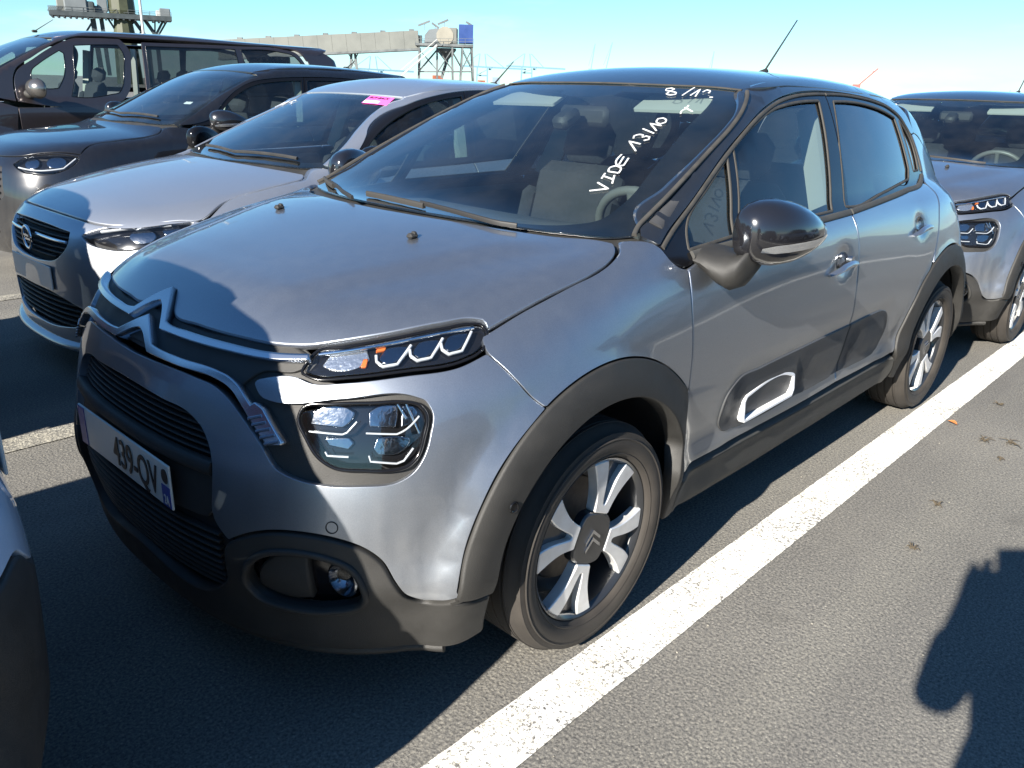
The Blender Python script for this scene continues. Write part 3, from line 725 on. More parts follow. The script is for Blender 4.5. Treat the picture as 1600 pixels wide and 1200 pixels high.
def build_c3():
    B = c3
    root = empty('parked_car', label='grey hatchback with black roof and white handwriting on its windscreen, nearest car', cat='car', group='parked cars in rows')
    S2 = (-1, 1)
    shell(B, root, -.28, 3.05, 1.0, [(0,.312,.45),(2.54,.312,.45)])
    # under-bonnet and floor plate
    fl = MB(); fl.box((1.2,0,.235),(3.3,1.30,.05), bev=.02); fl.build('floor_pan', mat('underbody_black'), root)
    ub = MB(); ub.box((-.1,0,.60),(.80,1.25,.62), bev=.08); ub.build('engine_bay', mat('underbody_black'), root)
    # ---- bonnet
    ft = conv(B, 'F', [(0,.910),(.022,.900),(.072,.871),(.17,.868),(.30,.868),(.42,.868),(.475,.873),(.52,.882),(.609,.898),(.725,.916),(.785,.921),(.812,.917)], 'T')
    half = ft + [(-.292,.720),(-.125,.733),(.048,.741),(.115,.734),(.160,.717),(.183,.692),(.172,.652),(.107,.545),(.025,.343),(-.010,.197),(-.022,.055),(-.024,0)]
    half[0] = (half[0][0], 0.)
    bon = patch('bonnet', B, 'T', mirror2(half), PAINT, root, gap=.0026, res=.03, corner=55)
    for sg in (-1, 1):
        P, N = surf(B, 'T', [(-.157, .311)], sgn=sg); p, n_ = Vector(P[0]), Vector(N[0])
        nz = MB(); nz.box(p+n_*.006, (.030,.022,.014), bev=.006); nz.box(p+n_*.010+Vector((.006,0,.002)), (.014,.016,.010), bev=.004); nz.build('washer_jet', PLAST, bon)
    # ---- cowl and wipers
    cw = [(-.06,0),(-.05,.2),(-.01,.36),(.07,.56),(.14,.67),(.20,.715),(.27,.72),(.235,.62),(.17,.50),(.10,.30),(.07,0)]
    patch('cowl_panel', B, 'T', mirror2(cw), PLAST, root, level=-.016, res=.04, gap=0)
    for blade, arm in (([(.088,-.20),(.070,-.032),(.058,.106)], [(.064,.085),(.052,.215),(.046,.334),(.052,.423),(.07,.46)]), ([(.245,-.66),(.198,-.572),(.150,-.47)], [(.175,-.52),(.13,-.421),(.05,-.27),(-.005,-.15)])):
        wb_ = ribbon('wiper_blade', B, 'T', blade, .011, .010, mat('wiper_dusty', (.024,.022,.019), .7), root, level=.006, h=.03)
        ribbon('wiper_arm', B, 'T', arm, .008, .008, mat('wiper_arm_dusty', (.012,.011,.010), .6), root, level=.012, h=.03)
    # ---- windscreen
    ed = conv(B, 'S', [(.252,1.053),(.45,1.1435),(.65,1.2330),(.85,1.3190),(1.0,1.3850),(1.048,1.404)], 'T')
    wsh = [(.035,0),(.05,.2),(.10,.40),(.165,.57),(.215,.665)] + ed + [(1.050,.50),(1.035,.42),(1.005,.28),(.988,.12),(.985,0)]
    wsp = patch('windscreen', B, 'T', mirror2(wsh), GLASS, root, level=-.004, bev=.002, flange=.004, res=.05, corner=40)
    # printed black border inside the glass
    inn = [(.075,0),(.085,.2),(.13,.38),(.205,.52),(.27,.578),(.34,.588),(.55,.555),(.75,.515),(.95,.475),(.985,.46),(1.0,.43),(.985,.38),(.955,.26),(.94,.13),(.905,.12),(.88,.06),(.875,0)]
    patch('windscreen_border', B, 'T', [mirror2(wsh), mirror2(inn)[::-1]], mat('printed_black', (.006,.007,.009), .25), wsp, level=-.009, bev=.0005, flange=.001, res=.05, corner=40)
    for sg in S2:
        ribbon('windscreen_trim', B, 'S', [(.245,1.049),(.35,1.098),(.45,1.1440),(.65,1.2340),(.85,1.3200),(1.0,1.3865),(1.05,1.407)], .013, .006, RUBBER, wsp, sgn=sg)
    ribbon('roof_seam', B, 'T', [(1.056,-.52),(1.042,-.42),(1.012,-.28),(.995,-.12),(.992,0),(.995,.12),(1.012,.28),(1.042,.42),(1.056,.52)], .010, .002, RUBBER, wsp)
    W = dict(V=[(.347,.475),(.377,.517),(.389,.470)], I=[(.4225,.463),(.4195,.500)], I2=[(.410,.467),(.435,.459)], I3=[(.402,.511),(.437,.491)],
        D=[(.447,.461),(.466,.453),(.480,.463),(.475,.484),(.452,.494)], D2=[(.447,.461),(.452,.494)],
        E=[(.536,.439),(.493,.452),(.484,.463),(.484,.473),(.491,.482),(.527,.471)], E2=[(.490,.466),(.528,.453)],
        n1=[(.607,.454),(.608,.411),(.568,.466)], n3=[(.627,.412),(.640,.405),(.652,.413),(.654,.428),(.642,.434),(.652,.440),(.651,.454),(.638,.460),(.627,.450)], sl=[(.686,.403),(.674,.453)],
        o1=[(.722,.446),(.722,.404),(.690,.450)], o0=[(.741,.413),(.757,.408),(.766,.420),(.759,.436),(.743,.444),(.731,.435),(.735,.418),(.744,.412)],
        x1=[(.871,.441),(.848,.447),(.831,.445),(.811,.453)], x2=[(.854,.439),(.843,.465),(.837,.479)],
        e8=[(.978,.314),(.985,.299),(.975,.287),(.960,.294),(.957,.315),(.950,.340),(.938,.346),(.927,.335),(.932,.315),(.952,.313),(.978,.314)], s1=[(1.013,.369),(.936,.374)],
        d1=[(.945,.399),(1.005,.397),(.943,.419)], d2=[(.987,.419),(1.008,.420),(1.004,.434),(.985,.442)], dot=[(.953,.465),(.957,.475)])
    for k, pl in W.items():
        ribbon('marker_stroke', B, 'T', pl, .0055, .0012, MARK, wsp, level=.0005, h=.006, corner=60)
    # ---- roof, pillars
    rf = [(.996,0),(.999,.12),(1.016,.28),(1.046,.42),(1.060,.515),(1.12,.548),(1.3,.560),(1.6,.563),(1.9,.555),(2.2,.53),(2.45,.50),(2.62,.45),(2.70,.36),(2.735,.2),(2.745,0)]
    roof = patch('roof_panel', B, 'T', mirror2(rf), BLACK, root, bev=.001, flange=.02, res=.06)
    pil = [(.256,1.046),(.293,1.026),(.37,1.066),(.448,1.1035),(.751,1.2535),(.88,1.306),(1.003,1.3530),(1.13,1.386),(1.269,1.408),(1.45,1.420),(1.628,1.421),(1.85,1.414),(2.06,1.400),(2.26,1.370),(2.39,1.325),(2.47,1.262),(2.53,1.268),(2.50,1.33),(2.42,1.385),(2.2,1.428),(1.9,1.448),(1.6,1.453),(1.35,1.449),(1.15,1.433),(1.055,1.4120),(.85,1.3260),(.65,1.2400),(.45,1.1500),(.31,1.084)]
    for sg in S2: patch('roof_pillar', B, 'S', pil, BLACK, root, level=-.0006, bev=.001, flange=.02, res=.035, sgn=sg)
    # ---- front bumper skin
    arcF = conv(B, 'S', [(-.26,.718),(-.30,.690),(-.36,.636),(-.418,.555),(-.452,.482),(-.470,.42),(-.478,.378)], 'F')
    bf = conv(B, 'S', SEAM, 'F')
    bh = [(0,.780),(.08,.782),(.146,.784),(.24,.782),(.294,.776),(.322,.764),(.366,.729),(.412,.678),(.442,.637),(.468,.626),(.518,.617),(.588,.619),(.640,.625),(.667,.643),(.684,.672),(.697,.723),(.700,.760),(.688,.784),(.661,.794),(.549,.785),(.42,.767),(.403,.770),(.378,.797),(.385,.806),(.457,.820),(.492,.811),(.546,.816),(.650,.830),(.760,.844),(.792,.856)]
    bh += bf + arcF + [(.749,.370),(.714,.354),(.682,.350),(.657,.367),(.639,.402),(.613,.460),(.583,.489),(.545,.505),(.486,.512),(.430,.504),(.385,.484),(.345,.455),(.312,.500),(.308,.560),(.306,.615),(.295,.655),(.272,.687),(.243,.703),(.15,.712),(.068,.716),(0,.717)]
    patch('front_bumper', B, 'F', mirF(bh), PAINT, root, gap=.0018, bev=.001, res=.03, flange=.022, corner=40)
    for sg in S2:
        P, N = surf(B, 'F', [(.538,.529)], .001, sg); p, n_ = Vector(P[0]), Vector(N[0]); t_ = n_.orthogonal().normalized(); u_ = n_.cross(t_)
        ps = MB(); ps.tube([p+(t_*math.cos(a)+u_*math.sin(a))*.0125 for a in np.linspace(0,2*math.pi,25)[:-1]], .0012, 5, closed=True); ps.build('parking_sensor', PLAST, root)
    # ---- dark front panel behind the chrome bars and round the headlamps
    pn = [(0,.862),(.2,.860),(.45,.862),(.49,.842),(.47,.815),(.60,.800),(.70,.800),(.712,.76),(.705,.70),(.69,.65),(.66,.615),(.60,.605),(.45,.61),(.40,.67),(.36,.735),(.32,.775),(.2,.785),(0,.785)]
    patch('grille_panel', B, 'F', [mirF(pn), LEN_, [(-u,v) for u, v in LEN_]], PLAST, root, level=-.020, bev=.001, flange=.005, res=.04)
    lip = [(0,.862),(.2,.859),(.45,.860),(.485,.846),(.46,.826),(.38,.812),(.345,.780),(.30,.794),(.2,.797),(0,.797)]
    patch('grille_band', B, 'F', mirF(lip), PLAST, root, level=-.010, bev=.003, flange=.012, res=.04)
    up_ = [(.478,.858),(.416,.853),(.30,.853),(.17,.852),(.095,.852),(.078,.853),(.015,.898),(0,.904)]
    pl = up_ + [(-u,v) for u, v in reversed(up_[:-1])]
    patch('chrome_bar', B, 'F', band(pl, [.011,.012,.013,.014,.015,.018,.023,.026,.023,.018,.015,.014,.013,.012,.011]), SATIN, root, level=.014, bev=.0025, flange=.030, res=.02, h=.010, corner=22, soften=0)
    lo_ = [(.395,.738),(.374,.761),(.345,.788),(.325,.797),(.300,.802),(.192,.804),(.105,.805),(.078,.806),(.013,.842),(0,.847)]
    wd_ = [.019,.017,.017,.017,.016,.016,.016,.018,.024,.027]
    pl = lo_ + [(-u,v) for u, v in reversed(lo_[:-1])]
    patch('chrome_bar', B, 'F', band(pl, wd_ + wd_[-2::-1]), SATIN, root, level=.014, bev=.0025, flange=.034, res=.02, h=.010, corner=22, soften=0)
    for sg in S2:
        patch('chrome_blade', B, 'F', [(.374,.750),(.394,.768),(.412,.758),(.454,.698),(.452,.692),(.425,.688)], SATIN, root, level=.0145, bev=.0025, flange=.034, res=.02, h=.008, soften=1, corner=25, sgn=sg)
        for k in range(5):
            c_ = np.array([.398,.738]) + (np.array([.434,.694])-np.array([.398,.738]))*k/4
            ribbon('chrome_notch', B, 'F', [tuple(c_+np.array((-.012,-.004))), tuple(c_+np.array((.014,.006)))], .007, .0025, mat('dull_chrome', (.30,.34,.40), .3, metal=1.0), root, level=.0145, sgn=sg)
    # ---- daytime lamp strips
    drl = [(.470,.838),(.485,.862),(.540,.874),(.609,.887),(.725,.905),(.785,.911),(.808,.908),(.816,.895),(.812,.880),(.794,.863),(.760,.850),(.650,.836),(.546,.822),(.494,.817),(.466,.825)]
    for sg in S2:
        bz = patch('daytime_lamp', B, 'F', drl, GLOSSK, root, level=-.022, bev=.001, flange=.004, res=.03, sgn=sg)
        ribbon('lamp_frame', B, 'F', drl, .006, .003, GLOSSK, bz, level=-.004, closed=True, sgn=sg)
        ribbon('light_guide', B, 'F', [(.49,.857),(.54,.866),(.609,.878),(.725,.897),(.79,.903)], .009, .004, CHROME, bz, level=-.010, sgn=sg)
        for k, (u, v) in enumerate(((.628,.862),(.690,.872),(.750,.881))):
            q = patch('led_reflector', B, 'F', [(u-.026,v-.010),(u-.018,v-.016),(u+.008,v-.013),(u+.028,v+.012),(u+.008,v+.012),(u-.016,v+.006)], mat('lamp_silver', (.24,.255,.28), .14, metal=1.0, bump=.5, bscale=45), bz, level=-.016, bev=.002, flange=.003, res=.02, h=.008, sgn=sg)
            ribbon('led_guide', B, 'F', [(u-.030,v-.002),(u-.028,v-.012),(u-.016,v-.020),(u+.010,v-.016),(u+.034,v+.015)], .0065, .004, LEDW, bz, level=-.011, h=.006, sgn=sg, corner=30)
        patch('indicator_reflector', B, 'F', [(.498,.835),(.510,.855),(.578,.866),(.586,.850),(.566,.836),(.52,.829)], mat('ribbed_chrome', (.62,.64,.66), .22, metal=.9, bump=.7, bscale=120), bz, level=-.018, bev=.002, flange=.003, res=.015, h=.008, sgn=sg)
        patch('amber_bulb', B, 'F', [(.570,.838),(.574,.852),(.583,.853),(.581,.838)], AMBER, bz, level=-.015, bev=.002, flange=.006, res=.012, h=.005, sgn=sg)
        patch('amber_bulb', B, 'F', [(.594,.864),(.597,.870),(.615,.873),(.613,.867)], AMBER, bz, level=-.015, bev=.002, flange=.006, res=.012, h=.005, sgn=sg)
        patch('lamp_lens', B, 'F', drl, LENS, bz, level=-.003, bev=.003, flange=.01, res=.03, gap=.004, sgn=sg)
    # ---- headlamps
    len_ = LEN_
    for sg in S2:
        bz = patch('headlamp', B, 'F', len_, GLOSSK, root, level=-.045, bev=.001, flange=.004, res=.03, sgn=sg)
        ribbon('lamp_frame', B, 'F', len_, .008, .006, GLOSSK, bz, level=-.012, closed=True, sgn=sg)
        M_ref = mat('lamp_silver')
        for pts in ([(.486,.722),(.490,.748),(.505,.758),(.548,.762),(.566,.752),(.560,.735),(.545,.720)], [(.590,.724),(.588,.752),(.602,.764),(.640,.768),(.640,.742),(.636,.722)], [(.645,.722),(.648,.766),(.668,.766),(.678,.752),(.668,.732)], [(.598,.680),(.604,.702),(.640,.706),(.664,.700),(.658,.682),(.640,.668),(.606,.668)], [(.520,.682),(.512,.698),(.556,.702),(.566,.690),(.556,.676)]):
            cu, cv = np.mean(pts, axis=0)
            patch('reflector', B, 'F', pts, M_ref, bz, level=-.030, bev=.003, flange=.010, res=.012, h=.008, corner=40, sgn=sg, disp=lambda q, cu=cu, cv=cv: -.011*np.exp(-(((q[:,0]-cu)/.028)**2+((q[:,1]-cv)/.018)**2)))
        for pts in ([(.490,.713),(.548,.712),(.556,.716),(.572,.738)], [(.588,.716),(.640,.714),(.650,.719),(.678,.748)], [(.594,.672),(.597,.660),(.640,.655),(.652,.660),(.668,.685)], [(.520,.676),(.524,.668),(.560,.668)]):
            ribbon('light_guide', B, 'F', pts, .0042, .004, LEDW, bz, level=-.020, h=.006, sgn=sg, corner=20)
        for (a1, a2) in (((.655,.770),(.678,.712)), ((.64,.770),(.655,.742))):
            ribbon('lamp_fin', B, 'F', [a1, a2], .006, .004, CHROME, bz, level=-.026, sgn=sg)
        patch('lamp_lens', B, 'F', len_, LENS, bz, level=-.005, bev=.004, flange=.01, res=.03, gap=.003, sgn=sg)
    # ---- lower front: mesh grille, plate, lower bumper, fog lamps
    cg = [(0,.722),(.15,.720),(.26,.708),(.315,.66),(.318,.50),(.33,.44),(.31,.27),(0,.25)]
    patch('grille_back', B, 'F', mirF(cg), mat('underbody_black'), root, level=-.045, bev=.001, flange=.003, res=.04)
    for k in range(7):
        z0 = .625+.0135*k; ue = np.interp(z0, [.615,.655,.687,.703,.716], [.300,.290,.266,.235,.06])
        ribbon('grille_slat', B, 'F', [(-ue,z0),(-ue*.5,z0),(0,z0),(ue*.5,z0),(ue,z0)], .006, .010, PLAST, root, level=-.030)
    for k in range(9):
        z0 = .300+.018*k
        ribbon('grille_slat', B, 'F', [(-.31,z0),(-.15,z0),(0,z0),(.15,z0),(.31,z0)], .007, .010, PLAST, root, level=-.034)
    ribbon('grille_bar', B, 'F', [(-.305,.602),(-.15,.604),(0,.604),(.15,.604),(.305,.602)], .034, .014, PLAST, root, level=-.012)
    patch('plate_panel', B, 'F', mirF([(0,.595),(.30,.593),(.302,.505),(.285,.480),(0,.470)]), PLAST, root, level=-.020, bev=.003, flange=.02, res=.05)
    # licence plate: flat sheet
    pc = Vector((-.816,0,.530)); pr = MB(); pr.box(pc, (.006,.520,.110), bev=.002)
    M_pl = mat('plate_white', (.62,.62,.56), .35, noise=.12, nscale=6); plate = pr.build('licence_plate', M_pl, root)
    M_bl = mat('plate_blue', (.02,.05,.28), .4); M_ink = mat('plate_ink', (.012,.012,.014), .5)
    for sg in (-1, 1):
        q = MB(); q.box(pc+Vector((-.0035,sg*.238,-.026 if sg < 0 else 0)),(.002,.040,.052 if sg < 0 else .104)); q.build('plate_strip', M_bl, plate)
    Mx = Matrix(((0,0,-1,-.8205),(-1,0,0,.045),(0,1,0,.492),(0,0,0,1)))
    text_mesh('plate_lettering', '439-QV', .108, M_ink, plate, Mx, squash=.70)
    Mx2 = Matrix(((0,0,-1,-.8205),(-1,0,0,-.226),(0,1,0,.484),(0,0,0,1)))
    text_mesh('plate_lettering', '2A', .034, M_pl, plate, Mx2, extrude=.001, squash=.62)
    em = MB(); em.prism(smooth_loop([(-.012,-.012),(.010,-.016),(.014,.004),(.006,.017),(-.010,.014)], .006, 90), pc+Vector((-.003,-.238,.024)), (0,-1,0), (0,0,1), (-1,0,0), .0015); em.build('plate_emblem', M_ink, plate)
    lc_ar = conv(B, 'S', [(-.484,.352),(-.44,.346),(-.394,.340),(-.390,.30),(-.387,.26),(-.382,.226)], 'F')
    lch = [(.345,.449),(.385,.478),(.430,.498),(.486,.506),(.545,.499),(.583,.483),(.613,.454),(.639,.396),(.657,.361),(.682,.344),(.714,.348),(.749,.364)] + lc_ar + [(.62,.206),(.45,.198),(.25,.193),(0,.191),(0,.285),(.28,.290),(.325,.34)]
    fog = [(.374,.357),(.385,.412),(.414,.446),(.485,.466),(.529,.460),(.566,.440),(.585,.404),(.589,.361),(.577,.338),(.536,.320),(.449,.311),(.394,.323)]
    A_ = [q for q in lch[:-3] if q[0] > 1e-6]
    poly = A_ + [(-u,v) for u, v in reversed(A_)] + [(-.325,.34),(-.28,.290),(0,.285),(.28,.290),(.325,.34)]
    patch('lower_bumper', B, 'F', [poly, fog, [(-u,v) for u, v in fog]], PLAST, root, level=.004, bev=.005, flange=.03, res=.03, corner=50)
    sp = [(.72,.190),(.60,.176),(.45,.168),(.25,.164),(0,.163)]
    ribbon('front_splitter', B, 'F', [(u,v+.012) for u, v in sp]+[(-u,v+.012) for u, v in reversed(sp[:-1])], .030, .012, PLAST, root, level=-.004)
    for sg in S2:
        fb = patch('fog_lamp', B, 'F', fog, GLOSSK, root, level=-.045, bev=.001, flange=.003, res=.03, sgn=sg)
        ribbon('fog_bezel', B, 'F', fog, .016, .010, PLAST, fb, level=.0, closed=True, sgn=sg)
        patch('fog_blank', B, 'F', [(.39,.345),(.40,.40),(.43,.436),(.49,.447),(.495,.335),(.44,.325)], PLAST, fb, level=-.022, bev=.006, flange=.02, res=.03, sgn=sg)
        P, N = surf(B, 'F', [(.553,.400)], -.030, sg); p, n_ = Vector(P[0]), Vector(N[0])
        fwd = Vector((-1,0,0)).lerp(n_, .35).normalized(); t_ = fwd.orthogonal().normalized(); u_ = fwd.cross(t_)
        fl_ = MB(); rings = []
        for r, hh in ((.040,-.035),(.042,.0),(.040,.010),(.036,.012),(.032,.004),(.020,-.012),(0.001,-.018)):
            rings.append([p+fwd*hh+(t_*math.cos(a)+u_*math.sin(a))*r for a in np.linspace(0,2*math.pi,25)[:-1]])
        V = [tuple(v) for r_ in rings for v in r_]; F = [(i*24+j, i*24+(j+1) % 24, (i+1)*24+(j+1) % 24, (i+1)*24+j) for i in range(len(rings)-1) for j in range(24)]
        o = mesh('fog_reflector', V, F, mat('lamp_silver'), fb); fix(o); sharp(o, 40)
        V = [tuple(p+fwd*(.012+.004*(1-(r/.036)**2))+(t_*math.cos(a)+u_*math.sin(a))*r) for r in (.036,.02,.001) for a in np.linspace(0,2*math.pi,25)[:-1]]
        F = [(i*24+j, i*24+(j+1) % 24, (i+1)*24+(j+1) % 24, (i+1)*24+j) for i in range(2) for j in range(24)]
        mesh('fog_lens', V, F, LENS, fb)
    # ---- wings
    sh = conv(B, 'T', [(-.296,.724),(-.20,.731),(-.125,.737),(-.03,.742),(.048,.745),(.115,.738),(.164,.721),(.189,.693)], 'S')
    wing = SEAM[::-1] + [(-.314,.890)] + sh + [(.225,1.040),(.255,1.038),(.290,1.018),(.303,.990),(.330,.970),(.359,.964),(.357,.908),(.366,.742),(.363,.630)] + circle_pts(0,.312,.484,41,116,16)
    for sg in S2: patch('front_wing', B, 'S', wing, PAINT, root, gap=.0022, bev=.001, res=.03, sgn=sg, corner=50)
    # ---- arch cladding
    cf = [(-.481,.356)] + circle_pts(0,.312,.482,172,42,22) + [(.364,.61),(.364,.50),(.362,.36),(.392,.232),(.336,.236),(.334,.31),(.337,.374),(.345,.44)] + circle_pts(0,.312,.389,26,173,24) + [(-.389,.345),(-.43,.350)]
    cr = [(2.075,.37)] + circle_pts(2.54,.312,.482,170,8,28) + [(2.99,.30),(2.935,.24)] + circle_pts(2.54,.312,.389,-8,190,28) + [(2.10,.26)]
    for sg in S2:
        for nm, pts in (('arch_cladding', cf), ('arch_cladding', cr)):
            o = patch(nm, B, 'S', pts, PLAST, root, level=.004, bev=.004, flange=.05, res=.025, sgn=sg, corner=40)
        P, N = surf(B, 'S', [(-.345,.548)], .005, sg); p, n_ = Vector(P[0]), Vector(N[0]); t_ = n_.orthogonal().normalized(); u_ = n_.cross(t_)
        ps = MB(); ps.tube([p+(t_*math.cos(a)+u_*math.sin(a))*.011 for a in np.linspace(0,2*math.pi,21)[:-1]], .003, 6, closed=True); ps.tube([p-n_*.004, p+n_*.001], .008, 12); ps.build('parking_sensor', GLOSSK, root)
        arch_liner(root, 0, .312, .392, sg, .80, .46); arch_liner(root, 2.54, .312, .392, sg, .80, .46)
        patch('sill', B, 'S', [(.375,.358),(1.2,.352),(2.07,.358),(2.09,.30),(2.06,.235),(1.2,.222),(.46,.222),(.385,.235),(.368,.30)], PLDUST, root, level=.006, bev=.006, flange=.04, res=.04, sgn=sg)
    # ---- doors
    bg_ = [(1.442,1.016),(1.450,.972),(1.462,.916),(1.469,.80),(1.472,.686),(1.472,.60),(1.474,.50),(1.476,.384)]
    fd = [(.367,.384),(.365,.50),(.367,.742),(.360,.908),(.362,.964),(.45,.984),(.8,1.001),(1.2,1.011)] + bg_ + [(1.2,.378),(.8,.379)]
    cgp = [(2.40,1.064),(2.448,1.056),(2.451,1.022),(2.420,.985),(2.391,.948),(2.350,.86),(2.325,.80)]
    rd = list(reversed([(u+.003,v) for u, v in bg_])) + [(1.8,1.031),(2.088,1.044)] + cgp + [(2.54+.488*math.cos(math.radians(a)), .312+.488*math.sin(math.radians(a))) for a in (122,132,142,152,162,170)] + [(2.052,.384),(1.8,.380)]
    bump = lambda q: sum(.015*(1-sstep(-.035,.0, rbox(q[:,0], q[:,1], cx, .507, hx, .095, .07))) for cx, hx in ((.865,.215),(1.275,.17),(1.685,.175)))
    ff = [(.290,1.020),(.37,1.060),(.448,1.0985),(.751,1.2485),(.88,1.300),(1.003,1.3475),(1.13,1.381),(1.269,1.402),(1.45,1.4135),(1.548,1.415),(1.530,1.32),(1.500,1.20),(1.470,1.09),(1.442,1.019),(1.2,1.014),(.8,1.004),(.45,.987),(.362,.967),(.331,.973),(.304,.993)]
    tri = [(.402,1.003),(.445,1.070),(.58,1.150),(.722,1.224),(.690,1.13),(.640,1.018)]
    gF = [(.682,1.026),(.735,1.14),(.768,1.248),(.88,1.292),(.993,1.330),(1.09,1.355),(1.200,1.371),(1.33,1.382),(1.469,1.386),(1.430,1.287),(1.340,1.096),(1.308,1.034),(1.0,1.030)]
    fr_ = [(1.445,1.019),(1.473,1.09),(1.503,1.20),(1.533,1.32),(1.551,1.415),(1.74,1.415),(1.9,1.408),(2.06,1.396),(2.26,1.366),(2.385,1.322),(2.462,1.258),(2.492,1.18),(2.487,1.10),(2.44,1.072),(2.40,1.067),(2.088,1.047),(1.8,1.034)]
    gR = [(1.599,1.385),(1.74,1.386),(1.88,1.381),(2.019,1.369),(2.16,1.350),(2.268,1.328),(2.272,1.227),(2.262,1.126),(2.222,1.087),(2.03,1.073),(1.831,1.058),(1.468,1.036),(1.425,1.040),(1.492,1.187)]
    gQ = [(2.330,1.316),(2.40,1.274),(2.438,1.225),(2.442,1.165),(2.425,1.112),(2.335,1.112)]
    for sg in S2:
        d1 = patch('front_door', B, 'S', fd, PAINT, root, gap=.0026, res=.03, sgn=sg, corner=50)
        d2 = patch('rear_door', B, 'S', rd, PAINT, root, gap=.0026, res=.03, sgn=sg, corner=50)
        for dd, fr0, holes in ((d1, ff, (tri, gF)), (d2, fr_, (gR, gQ))):
            patch('window_frame', B, 'S', [fr0]+[list(h_) for h_ in holes], GLOSSK, dd, level=-.004, bev=.003, flange=.014, res=.035, sgn=sg)
        for nm, g_, mt_, dd in (('quarter_pane', tri, GLASS, d1), ('window_pane', gF, GLASS, d1), ('window_pane', gR, DARKG, d2), ('quarter_pane', gQ, DARKG, d2)):
            patch(nm, B, 'S', g_, mt_, dd, level=-.011, bev=.0005, flange=.003, res=.05, sgn=sg)
            ribbon('window_seal', B, 'S', g_, .010, .003, RUBBER, dd, level=-.005, closed=True, sgn=sg, corner=40)
        ribbon('belt_moulding', B, 'S', [(.40,.993),(.8,1.007),(1.2,1.017),(1.437,1.022)], .022, .006, PLDUST, d1, level=0, sgn=sg)
        ribbon('belt_moulding', B, 'S', [(1.450,1.022),(1.8,1.037),(2.088,1.050),(2.40,1.070),(2.462,1.088)], .022, .006, PLDUST, d2, level=0, sgn=sg)
        ribbon('drip_seal', B, 'S', [(.30,1.018),(.448,1.093),(.751,1.2425),(1.003,1.3415),(1.13,1.375),(1.269,1.396),(1.45,1.4075),(1.545,1.409)], .012, .004, RUBBER, d1, level=-.003, sgn=sg)
        ribbon('drip_seal', B, 'S', [(1.555,1.409),(1.74,1.409),(1.9,1.402),(2.06,1.390),(2.26,1.360),(2.378,1.317),(2.452,1.256),(2.480,1.18),(2.475,1.105)], .012, .004, RUBBER, d2, level=-.003, sgn=sg)
        # bump panels
        b1 = [(.585,.51),(.60,.56),(.65,.593),(.80,.603),(1.057,.610),(1.30,.616),(1.468,.618),(1.470,.50),(1.472,.426),(1.2,.422),(.70,.422),(.625,.432),(.593,.46)]
        b2 = [(1.478,.618),(1.68,.622),(1.80,.616),(1.87,.590),(1.905,.54),(1.90,.47),(1.875,.44),(1.80,.427),(1.60,.425),(1.480,.426)]
        a1 = patch('bump_panel', B, 'S', b1, BUMPP, d1, level=.006, bev=.004, flange=.012, res=.022, sgn=sg, disp=bump)
        a2 = patch('bump_panel', B, 'S', b2, BUMPP, d2, level=.006, bev=.004, flange=.012, res=.022, sgn=sg, disp=bump)
        rg = [(.690,.458),(.688,.518),(.703,.536),(1.000,.543),(1.034,.530),(1.042,.475),(1.026,.450),(.704,.444)]
        ri = [(.710,.469),(.708,.512),(.716,.520),(.994,.526),(1.014,.518),(1.021,.481),(1.013,.466),(.718,.460)]
        Pq, Nq = surf(B, 'S', [(.865,.495)], .021, sg); pq, nq = Vector(Pq[0])+Vector((0,sg*.004,0)), Vector((0,sg,.05)).normalized(); uz = Vector((0,0,1)); uz = (uz-nq*uz.dot(nq)).normalized(); ux = Vector((1,0,0)); ux = (ux-nq*ux.dot(nq)).normalized()
        ro_ = smooth_loop([(u-.865,v-.495) for u, v in rg], .010, 25, soften=2); ri_ = inset(ro_, .0125); V, F = [], []; n_ = len(ro_)
        for loop, hh in ((ro_,-.012),(ro_,.005),(inset(ro_,.003),.008),(inset(ro_,.0098),.008),(ri_,.005),(ri_,-.012)):
            V += [tuple(pq+ux*q[0]+uz*q[1]+nq*hh) for q in loop]
        for r_ in range(5): F += [(r_*n_+i, r_*n_+(i+1) % n_, (r_+1)*n_+(i+1) % n_, (r_+1)*n_+i) for i in range(n_)]
        o = mesh('white_insert', V, F, WHITEP, d1); fix(o); sharp(o, 40)
        # handles
        for dd, hx, hz, sl in ((d1, 1.330, .846, .04), (d2, 2.145, .896, .05)):
            pts = [(hx-.120,hz-.012),(hx-.08,hz-.002),(hx-.03,hz+.005),(hx+.03,hz+.008),(hx+.075,hz+.008),(hx+.100,hz+.006)]
            P, N = surf(B, 'S', pts, 0., sg); out_ = [.004,.020,.030,.030,.020,.004]
            h_ = MB(); 
            V, F = [], []
            for p, n_, o_, wz in zip(P, N, out_, (.004,.009,.012,.012,.010,.006)):
                c_ = Vector(p)+Vector((0,sg,0))*o_
                for dz, dy in ((-1,-.006),(-.75,.004),(0,.009),(.75,.004),(1,-.006),(0,-.010)): V.append(tuple(c_+Vector((0,sg*dy,dz*wz))))
            for i in range(5):
                for j in range(6): F.append((i*6+j, i*6+(j+1) % 6, (i+1)*6+(j+1) % 6, (i+1)*6+j))
            F += [tuple(range(6)), tuple(30+j for j in range(6))]
            patch('handle_cup', B, 'S', [(hx+.005+.050*math.cos(t), hz+.020+.034*math.sin(t)) for t in np.linspace(0,2*math.pi,17)[:-1]], CUP, dd, level=.0012, bev=.001, flange=.003, res=.012, h=.008, sgn=sg)
            o = mesh('door_handle', V, F, PAINT, dd); fix(o); sharp(o, 60)
